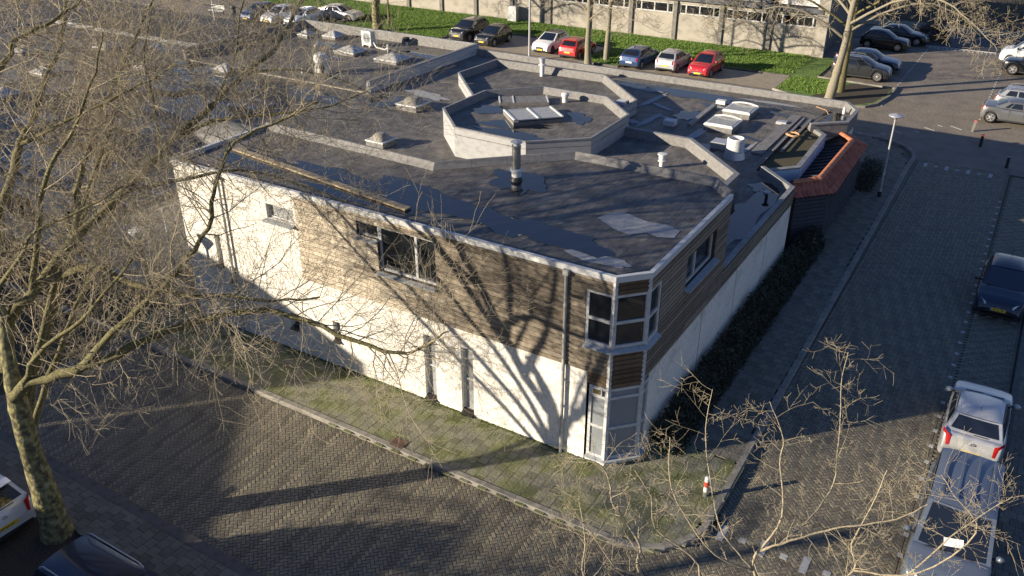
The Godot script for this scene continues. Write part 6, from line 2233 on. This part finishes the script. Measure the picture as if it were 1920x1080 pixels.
	# number plates
	for e in [[hl + 0.022, s.get("plate_y", nose - 0.42), 1], [-hl - 0.012, s.get("rplate_y", 0.55), -1]]:
		mb = MB.new()
		mb.boxt(Transform3D(Basis(), V(e[0], e[1], 0)), V(0.016, 0.115, 0.52))
		var pl := part("number_plate", mb.done(), M.plate_white if (s.get("white_plate", false) and e[2] < 0) else M.plate, o, Vector3.ZERO)
		mb = MB.new()
		mb.boxt(Transform3D(Basis(), V(e[0] + 0.003 * e[2], e[1], -0.238 * e[2] * -1.0)), V(0.014, 0.112, 0.045))
		part("plate_band", mb.done(), M.plate_blue, pl, Vector3.ZERO)
		if s.has("plate"):
			var tm := TextMesh.new()
			tm.text = s.plate
			tm.font = system_font()
			tm.font_size = 24
			tm.pixel_size = 0.0036
			tm.depth = 0.004
			part("lettering", tm, M.black, pl, Transform3D(Basis(Vector3.UP, PI / 2 * e[2]), V(e[0] + 0.009 * e[2], e[1], -0.02)))
	# wipers and aerial
	mb = MB.new()
	for z in [-0.30, 0.28]:
		var a := face_point(front, 0.5 - z / (2 * wb), 0.05, V(0.10, 0.02, 0))
		mb.boxt(Transform3D(Basis.from_euler(Vector3(0.0, 0.1, 0.0)), a + V(0.035, 0.02, 0.05)), V(0.016, 0.016, 0.5))
	part("wiper", mb.done(), M.black, o, Vector3.ZERO)
	if not s.get("blind_rear", false):
		mb = MB.new()
		var a := face_point(rear, 0.5, 0.16, V(-0.07, 0.01, 0))
		mb.boxt(Transform3D(Basis(), a + V(-0.025, 0.01, 0.16)), V(0.016, 0.02, 0.36))
		part("wiper", mb.done(), M.black, o, Vector3.ZERO)
	var ax: float = rtop + (0.25 if not s.get("front_aerial", false) else (ftop - rtop) - 0.12)
	mb = MB.new()
	mb.tube([V(ax, H - 0.02, 0), V(ax - 0.10, H + 0.22, 0)], [0.012, 0.004], 5)
	part("aerial", mb.done(), M.black, o, Vector3.ZERO)
	if s.get("rails", false):
		for sd in [-1, 1]:
			mb = MB.new()
			mb.tube([V(rtop + 0.1, H - 0.06, sd * (wt - 0.02)), V(rtop + 0.25, H + 0.03, sd * (wt - 0.03)), V(ftop - 0.25, H + 0.03, sd * (wt - 0.03)), V(ftop - 0.1, H - 0.06, sd * (wt - 0.02))], [0.018, 0.018, 0.018, 0.018], 6)
			part("roof_rail", mb.done(), M.rim, o, Vector3.ZERO)
	if s.get("spoiler", false):
		mb = MB.new()
		mb.boxt(Transform3D(Basis(Vector3.BACK, 0.12), V(rtop - 0.08, H - 0.05, 0)), V(0.24, 0.03, wt * 1.86))
		part("spoiler", mb.done(), s.get("roof_mat", paint), o, Vector3.ZERO)
	for k in s.get("ribs", 0):
		mb = MB.new()
		var z := lerpf(-wt * 0.7, wt * 0.7, float(k) / (s.ribs - 1))
		mb.chbox(Transform3D(Basis(), V((ftop + rtop) * 0.5, H - 0.002, z)), V((ftop - rtop) * 0.84, 0.03, 0.07), 0.012)
		part("roof_rib", mb.done(), paint, o, Vector3.ZERO)
	if s.get("paper", false):
		mb = MB.new()
		var a := face_point(front, 0.5, 0.28, V(0.10, 0.02, 0))
		var nn: Vector3 = ((front[1] - front[0]) as Vector3).cross(front[3] - front[0]).normalized()
		var across := V(0, 0, -1)
		mb.boxt(Transform3D(Basis(across, nn, across.cross(nn)) * Basis(Vector3.UP, 0.2), a + nn * 0.022), V(0.42, 0.005, 0.20))
		part("paper_sheet", mb.done(), M.white_panel, o, Vector3.ZERO)
	return o


func make_cars() -> void:
	M.car_glass = plain(lin(0.010, 0.013, 0.018), 0.03)
	M.car_glass.metallic_specular = 0.75
	M.lamp_glass = plain(lin(0.55, 0.57, 0.58), 0.12, 0.35)
	M.tail_glass = plain(lin(0.36, 0.012, 0.012), 0.12)
	M.rim = plain(lin(0.52, 0.52, 0.52), 0.3, 0.7)
	M.rim_dark = plain(lin(0.05, 0.05, 0.052), 0.5)
	M.plate = plain(lin(0.72, 0.50, 0.05), 0.5)
	M.plate_white = plain(lin(0.75, 0.75, 0.72), 0.5)
	M.plate_blue = plain(lin(0.05, 0.16, 0.55), 0.5)
	var black := lin(0.012, 0.012, 0.014)
	var hatch := {"l": 3.75, "w": 1.68, "h": 1.50, "belt": 0.94}
	var silver := lin(0.50, 0.51, 0.52)
	# right-hand street
	car("parked_car", "dark blue small hatchback with yellow plate facing down the side street", V(0.80, 0, -34.7), -PI / 2, hatch.merged({"l": 3.42, "w": 1.62, "h": 1.47, "color": lin(0.012, 0.018, 0.04), "plate": "39-ZL-ZN", "rim": 1, "wr": 0.29, "nose": 0.80, "plate_y": 0.50, "cuts": [[0.12, 0.34], [0.37, 0.62], [0.65, 0.90]]}))
	car("parked_car", "silver hatchback seen from behind its red tail lights, parked before the grey van", V(0.92, 0, -25.05), PI / 2, hatch.merged({"l": 3.78, "w": 1.70, "h": 1.53, "color": silver, "metal": 0.45, "tail_h": 0.5, "plate_y": 0.52, "deck": 0.99, "rtop": -1.20, "rfoot": -1.62}))
	car("parked_van", "blue-grey van with a white paper on its windscreen facing the camera side of the street", V(0.98, 0, -19.5), -PI / 2, {"cat": "van", "l": 4.75, "w": 1.84, "h": 1.86, "belt": 1.12, "nose": 0.98, "color": lin(0.16, 0.19, 0.235), "metal": 0.5, "cowl": 1.38, "ftop": 0.42, "rtop": -1.88, "rfoot": -2.20, "deck": 1.14, "wr": 0.33, "roofw": 0.74, "ribs": 4, "paper": true, "front_aerial": true, "cuts": [[0.05, 0.34], [0.37, 0.64], [0.67, 0.90]], "rim": 2, "grille_h": 0.16, "grille_bars": 2, "fw": 1.55, "rw": -1.55})
	# by the plane tree
	car("parked_car", "white and silver hatchback with yellow rear plate beside the plane tree trunk", V(-21.35, 0, -7.35), PI, hatch.merged({"l": 4.05, "w": 1.70, "h": 1.48, "color": lin(0.62, 0.64, 0.66), "metal": 0.2, "plate": "55-KR-DX", "tail_h": 0.5, "spoiler": true}))
	car("parked_car", "dark blue estate car with chrome roof rails next to the near pavement", V(-14.75, 0, -7.15), 0.0, {"l": 4.5, "w": 1.76, "h": 1.50, "belt": 0.95, "color": lin(0.022, 0.03, 0.05), "metal": 0.4, "rails": true, "rtop": -1.85, "rfoot": -2.1, "ftop": 0.35, "cowl": 1.15, "rim": 1})
	# row before the lawn
	car("parked_car", "black tall crossover with silver grille parked nose out before the lawn", V(-42.7, 0, -62.7), -PI / 2, {"l": 4.1, "w": 1.77, "h": 1.66, "belt": 1.05, "nose": 0.98, "color": black, "rails": true, "grille_h": 0.26, "grille_w": 0.55, "grille_bars": 3, "wr": 0.34, "rim": 0, "cowl": 0.98, "ftop": 0.25})
	car("parked_car", "black small upright hatchback beside the crossover before the lawn", V(-39.9, 0, -62.1), -PI / 2, hatch.merged({"l": 3.72, "h": 1.59, "belt": 0.98, "nose": 0.88, "color": lin(0.014, 0.014, 0.018), "rim": 1}))
	car("parked_car", "white hatchback with black roof parked behind the lamp post", V(-34.6, 0, -62.5), -PI / 2, hatch.merged({"l": 3.95, "w": 1.74, "h": 1.43, "belt": 0.92, "color": lin(0.72, 0.73, 0.74), "metal": 0.0, "roof_mat": car_paint(lin(0.012, 0.012, 0.014)), "mirror_mat": M.rubber, "grille_h": 0.26, "grille_w": 0.38, "rim_mat": M.rim_dark}))
	car("parked_car", "bright red hatchback showing its rear next to the white car", V(-31.9, 0, -62.1), PI / 2, hatch.merged({"color": lin(0.42, 0.018, 0.02), "metal": 0.05, "spoiler": true, "rim": 1}))
	car("parked_car", "blue hatchback with white rear plate beside the two pale trees", V(-26.5, 0, -62.0), PI / 2, {"l": 4.2, "w": 1.72, "h": 1.44, "belt": 0.92, "color": lin(0.025, 0.06, 0.16), "white_plate": true, "rtop": -1.35, "rfoot": -2.0, "deck": 0.98, "rim": 2})
	car("parked_car", "silver five-door hatchback showing its rear beside the blue one", V(-23.8, 0, -62.2), PI / 2, hatch.merged({"l": 4.0, "w": 1.73, "h": 1.49, "color": silver, "metal": 0.4, "rim": 0, "tail_h": 0.36}))
	car("parked_car", "small red hatchback with a toothy grille parked nose out at the row end", V(-21.2, 0, -62.0), -PI / 2, hatch.merged({"l": 3.6, "w": 1.60, "h": 1.49, "color": lin(0.46, 0.016, 0.025), "metal": 0.05, "grille_h": 0.10, "grille_bars": 2, "rim": 3}))
	# group at the far left
	car("parked_car", "dark blue car parked nearest the litter bin at the far street", V(-64.2, 0, -59.2), -PI / 2, hatch.merged({"l": 4.0, "h": 1.55, "color": lin(0.02, 0.035, 0.08)}))
	car("parked_car", "white hatchback next to the dark blue one at the far street", V(-61.6, 0, -59.3), -PI / 2, hatch.merged({"l": 3.9, "color": lin(0.62, 0.62, 0.62), "metal": 0.1}))
	car("parked_car", "pale blue-white hatchback between the white one and the silver saloon", V(-59.0, 0, -59.6), -PI / 2, hatch.merged({"l": 3.8, "color": lin(0.60, 0.66, 0.74), "metal": 0.1}))
	var saloon := {"l": 4.7, "w": 1.80, "h": 1.45, "belt": 0.92, "cowl": 1.05, "ftop": 0.30, "rtop": -0.95, "rfoot": -1.65, "deck": 0.99, "wr": 0.32, "cuts": [[0.18, 0.28], [0.31, 0.58], [0.61, 0.90]], "rim": 0}
	car("parked_car", "silver saloon parked across the end of the far group by the grass", V(-57.6, 0, -62.9), 0.12, saloon.merged({"color": lin(0.42, 0.42, 0.41), "metal": 0.5}))
	# group beside the apartment end
	car("parked_car", "dark grey crossover with alloy wheels parked half on the earth by the island", V(-11.15, 0, -66.8), 0.03, {"l": 4.05, "w": 1.76, "h": 1.52, "belt": 0.98, "color": lin(0.035, 0.038, 0.043), "metal": 0.35, "wr": 0.34, "rim": 2, "rails": true, "spoiler": true})
	car("parked_car", "dark blue saloon parked directly behind the dark grey crossover", V(-11.3, 0, -69.7), 0.0, saloon.merged({"l": 4.5, "color": lin(0.018, 0.035, 0.075), "metal": 0.3}))
	car("parked_car", "black hatchback with silver wheel covers further along the bays", V(-11.5, 0, -77.4), 0.0, hatch.merged({"l": 4.1, "h": 1.5, "color": black, "rim": 3}))
	car("parked_car", "black saloon parked last in the bays next to the clipped bush", V(-11.0, 0, -80.4), 0.0, saloon.merged({"l": 4.5, "color": lin(0.016, 0.018, 0.022)}))
	# right edge
	car("parked_car", "grey saloon with five-spoke alloy wheels parked behind the bollards", V(-0.25, 0, -60.5), 0.0, saloon.merged({"l": 4.82, "w": 1.82, "color": lin(0.17, 0.175, 0.18), "metal": 0.55, "wr": 0.33, "rplate_y": 0.62}))
	car("parked_car", "silver estate car parked on the far side of the grey saloon", V(0.15, 0, -63.6), 0.0, {"l": 4.6, "w": 1.80, "h": 1.46, "belt": 0.93, "color": lin(0.34, 0.35, 0.37), "metal": 0.5, "rtop": -1.7, "rfoot": -2.1, "rails": true})
	car("parked_car", "blue-grey hatchback glimpsed behind the silver estate", V(1.4, 0, -66.4), 0.0, hatch.merged({"l": 4.2, "color": lin(0.10, 0.13, 0.18), "metal": 0.4}))
	car("parked_car", "black crossover with machined alloy wheels facing the road", V(-0.4, 0, -74.2), PI, {"l": 4.4, "w": 1.82, "h": 1.58, "belt": 1.0, "nose": 0.94, "color": lin(0.013, 0.015, 0.02), "wr": 0.36, "rim": 0, "rails": true})
	car("parked_van", "white delivery van facing the road beside the toothed line", V(-0.6, 0, -77.6), PI, {"cat": "van", "l": 4.9, "w": 1.92, "h": 1.98, "belt": 1.15, "nose": 1.02, "color": lin(0.70, 0.71, 0.72), "metal": 0.0, "cowl": 1.6, "ftop": 0.75, "rtop": -2.25, "rfoot": -2.4, "deck": 1.16, "roofw": 0.78, "wr": 0.34, "cuts": [[0.68, 0.92]], "rim": 2, "mirror_mat": M.rubber})


# ---------------------------------------------------------------- street furniture
func make_street_things() -> void:
	var mb := MB.new()
	var l := thing("street_lamp", "slim street lamp with a flat disc head on the shaded pavement corner", "lamp post", V(-5.29, 0.1, -43.13))
	mb.tube([V(0, 0, 0), V(0, 0.35, 0), V(0, 0.36, 0), V(0, 3.9, 0)], [0.085, 0.085, 0.055, 0.04], 12)
	part("pole", mb.done(), M.galv, l, Vector3.ZERO)
	mb = MB.new()
	mb.tube([V(0, 0, 0), V(0, 0.28, 0)], [0.095, 0.095], 12)
	part("base_sleeve", mb.done(), M.black, l, Vector3.ZERO)
	mb = MB.new()
	mb.lathe(Transform3D(Basis(), V(0, 3.88, 0)), [[0.04, 0.0], [0.10, 0.10], [0.30, 0.16], [0.33, 0.19], [0.32, 0.21], [0.0, 0.30]], 24)
	part("lamp_head", mb.done(), M.galv, l, Vector3.ZERO)
	mb = MB.new()
	mb.box(V(-0.02, 1.15, 0.055), V(0.04, 1.24, 0.07))
	part("number_tag", mb.done(), M.white_panel, l, Vector3.ZERO)
	l = thing("street_lamp", "tall plain lamp pole standing in front of the white car with black roof", "lamp post", V(-34.5, 0, -58.9))
	mb.v.clear()
	mb.n.clear()
	mb.tube([V(0, 0, 0), V(0, 9.0, 0)], [0.09, 0.06], 10)
	part("pole", mb.done(), M.galv, l, Vector3.ZERO)
	mb = MB.new()
	mb.lathe(Transform3D(Basis(), V(0, 9.0, 0)), [[0.06, 0.0], [0.3, 0.1], [0.0, 0.25]], 14)
	part("lamp_head", mb.done(), M.galv, l, Vector3.ZERO)
	l = thing("street_lamp", "black lamp post with a white cone head seen through the plane tree twigs", "lamp post", V(-24.98, 0.1, -16.28))
	mb = MB.new()
	mb.tube([V(0, 0, 0), V(0, 3.6, 0)], [0.06, 0.05], 10)
	part("pole", mb.done(), M.black, l, Vector3.ZERO)
	mb = MB.new()
	mb.lathe(Transform3D(Basis(), V(0, 3.5, 0)), [[0.06, 0.0], [0.30, 0.36], [0.30, 0.42], [0.0, 0.50]], 18)
	part("lamp_head", mb.done(), M.white_metal, l, Vector3.ZERO)
	var pole := thing("white_pole", "slim white pole standing just left of the white facade corner", "pole", V(-25.5, 0.09, -17.78))
	mb = MB.new()
	mb.tube([V(0, 0, 0), V(0, 4.0, 0)], [0.05, 0.05], 10)
	part("shaft", mb.done(), M.pipe, pole, Vector3.ZERO)
	mb = MB.new()
	mb.lathe(Transform3D(Basis(), V(0, 4.0, 0)), [[0.05, 0.0], [0.07, 0.01], [0.05, 0.06], [0.0, 0.07]], 10)
	part("cap", mb.done(), M.pipe, pole, Vector3.ZERO)
	var bl := ["leaning grey bollard with a red band beside the grey saloon", "upright black bollard with a red band in the middle of the three", "black bollard furthest from the grey saloon with a pale band"]
	var bp := [V(-2.66, 0, -57.3), V(-1.93, 0, -54.5), V(-0.33, 0, -51.4)]
	for k in 3:
		var b := thing("bollard", bl[k], "bollard", bp[k] + V(0, -0.06, 0), "bollards along the paved corner")
		b.rotation.z = -0.10 if k == 0 else 0.0
		mb = MB.new()
		mb.chbox(Transform3D(Basis(), V(0, 0.36, 0)), V(0.15, 0.72, 0.15), 0.02)
		part("post", mb.done(), M.pier if k == 0 else M.black, b, Vector3.ZERO)
		mb = MB.new()
		mb.chbox(Transform3D(Basis(), V(0, 0.66, 0)), V(0.158, 0.06, 0.158), 0.004)
		part("band", mb.done(), M.red if k < 2 else M.trim, b, Vector3.ZERO)
	var st := thing("corner_post", "short post with red and white bands on the pavement corner", "bollard", V(-4.95, 0.1, -18.14))
	for k in 4:
		mb = MB.new()
		mb.lathe(Transform3D(Basis(), V(0, k * 0.17, 0)), [[0.07, 0.0], [0.07, 0.17]] if k < 3 else [[0.07, 0.0], [0.07, 0.10], [0.05, 0.15], [0.0, 0.16]], 14)
		part("band", mb.done(), [M.pier, M.trim, M.red, M.trim][k], st, Vector3.ZERO)
	# drain in the kerb
	var dr := thing("gully_drain", "rusty gully drain set into the kerb of the sunlit pavement", "drain", V(-13.45, 0.0, -15.42))
	mb = MB.new()
	mb.box(V(-0.26, -0.05, -0.36), V(0.26, 0.135, 0.14))
	part("casing", mb.done(), M.sill_tile, dr, Vector3.ZERO)
	mb = MB.new()
	for k in 7:
		mb.box(V(-0.23 + k * 0.068, 0.135, -0.32), V(-0.19 + k * 0.068, 0.146, 0.06))
	part("cover_ribs", mb.done(), M.house_wall, dr, Vector3.ZERO)
	for k in 3:
		mb = MB.new()
		mb.box(V(-0.21 + k * 0.15, 0.0, 0.14), V(-0.10 + k * 0.15, 0.09, 0.147))
		part("mouth", mb.done(), M.black, dr, Vector3.ZERO)
	# bench and bin far left
	var be := thing("park_bench", "grey slatted bench by the far street", "bench", V(-69.2, 0, -58.4))
	for k in 4:
		mb = MB.new()
		mb.box(V(-0.9, 0.42, -0.22 + k * 0.12), V(0.9, 0.46, -0.13 + k * 0.12))
		part("seat_slat", mb.done(), M.trim, be, Vector3.ZERO)
	for k in 3:
		mb = MB.new()
		mb.box(V(-0.9, 0.56 + k * 0.13, -0.28), V(0.9, 0.66 + k * 0.13, -0.25))
		part("back_slat", mb.done(), M.trim, be, Vector3.ZERO)
	for x in [-0.7, 0.7]:
		mb = MB.new()
		mb.box(V(x - 0.04, 0, -0.25), V(x + 0.04, 0.42, -0.18))
		mb.box(V(x - 0.04, 0, 0.15), V(x + 0.04, 0.42, 0.22))
		mb.box(V(x - 0.03, 0.42, -0.32), V(x + 0.03, 0.98, -0.28))
		part("leg", mb.done(), M.black, be, Vector3.ZERO)
	var bn := thing("litter_bin", "dark round litter bin on a post by the far street", "bin", V(-66.6, 0, -58.2))
	mb = MB.new()
	mb.lathe(Transform3D(Basis(), V(0, 0.45, 0)), [[0.0, 0.0], [0.22, 0.0], [0.27, 0.6], [0.24, 0.68], [0.0, 0.72]], 16)
	part("drum", mb.done(), M.siding[0], bn, Vector3.ZERO)
	mb = MB.new()
	mb.tube([V(0, 0, 0), V(0, 0.46, 0)], [0.05, 0.05], 8)
	part("post", mb.done(), M.black, bn, Vector3.ZERO)
	l = thing("street_lamp", "thin grey lamp post beside the bench at the far street", "lamp post", V(-67.8, 0, -56.9))
	mb = MB.new()
	mb.tube([V(0, 0, 0), V(0, 0.9, 0), V(0, 0.92, 0), V(0, 5.0, 0)], [0.08, 0.08, 0.05, 0.05], 10)
	part("pole", mb.done(), M.galv, l, Vector3.ZERO)
	mb = MB.new()
	mb.lathe(Transform3D(Basis(), V(0, 5.0, 0)), [[0.05, 0.0], [0.30, 0.12], [0.0, 0.25]], 14)
	part("lamp_head", mb.done(), M.galv, l, Vector3.ZERO)
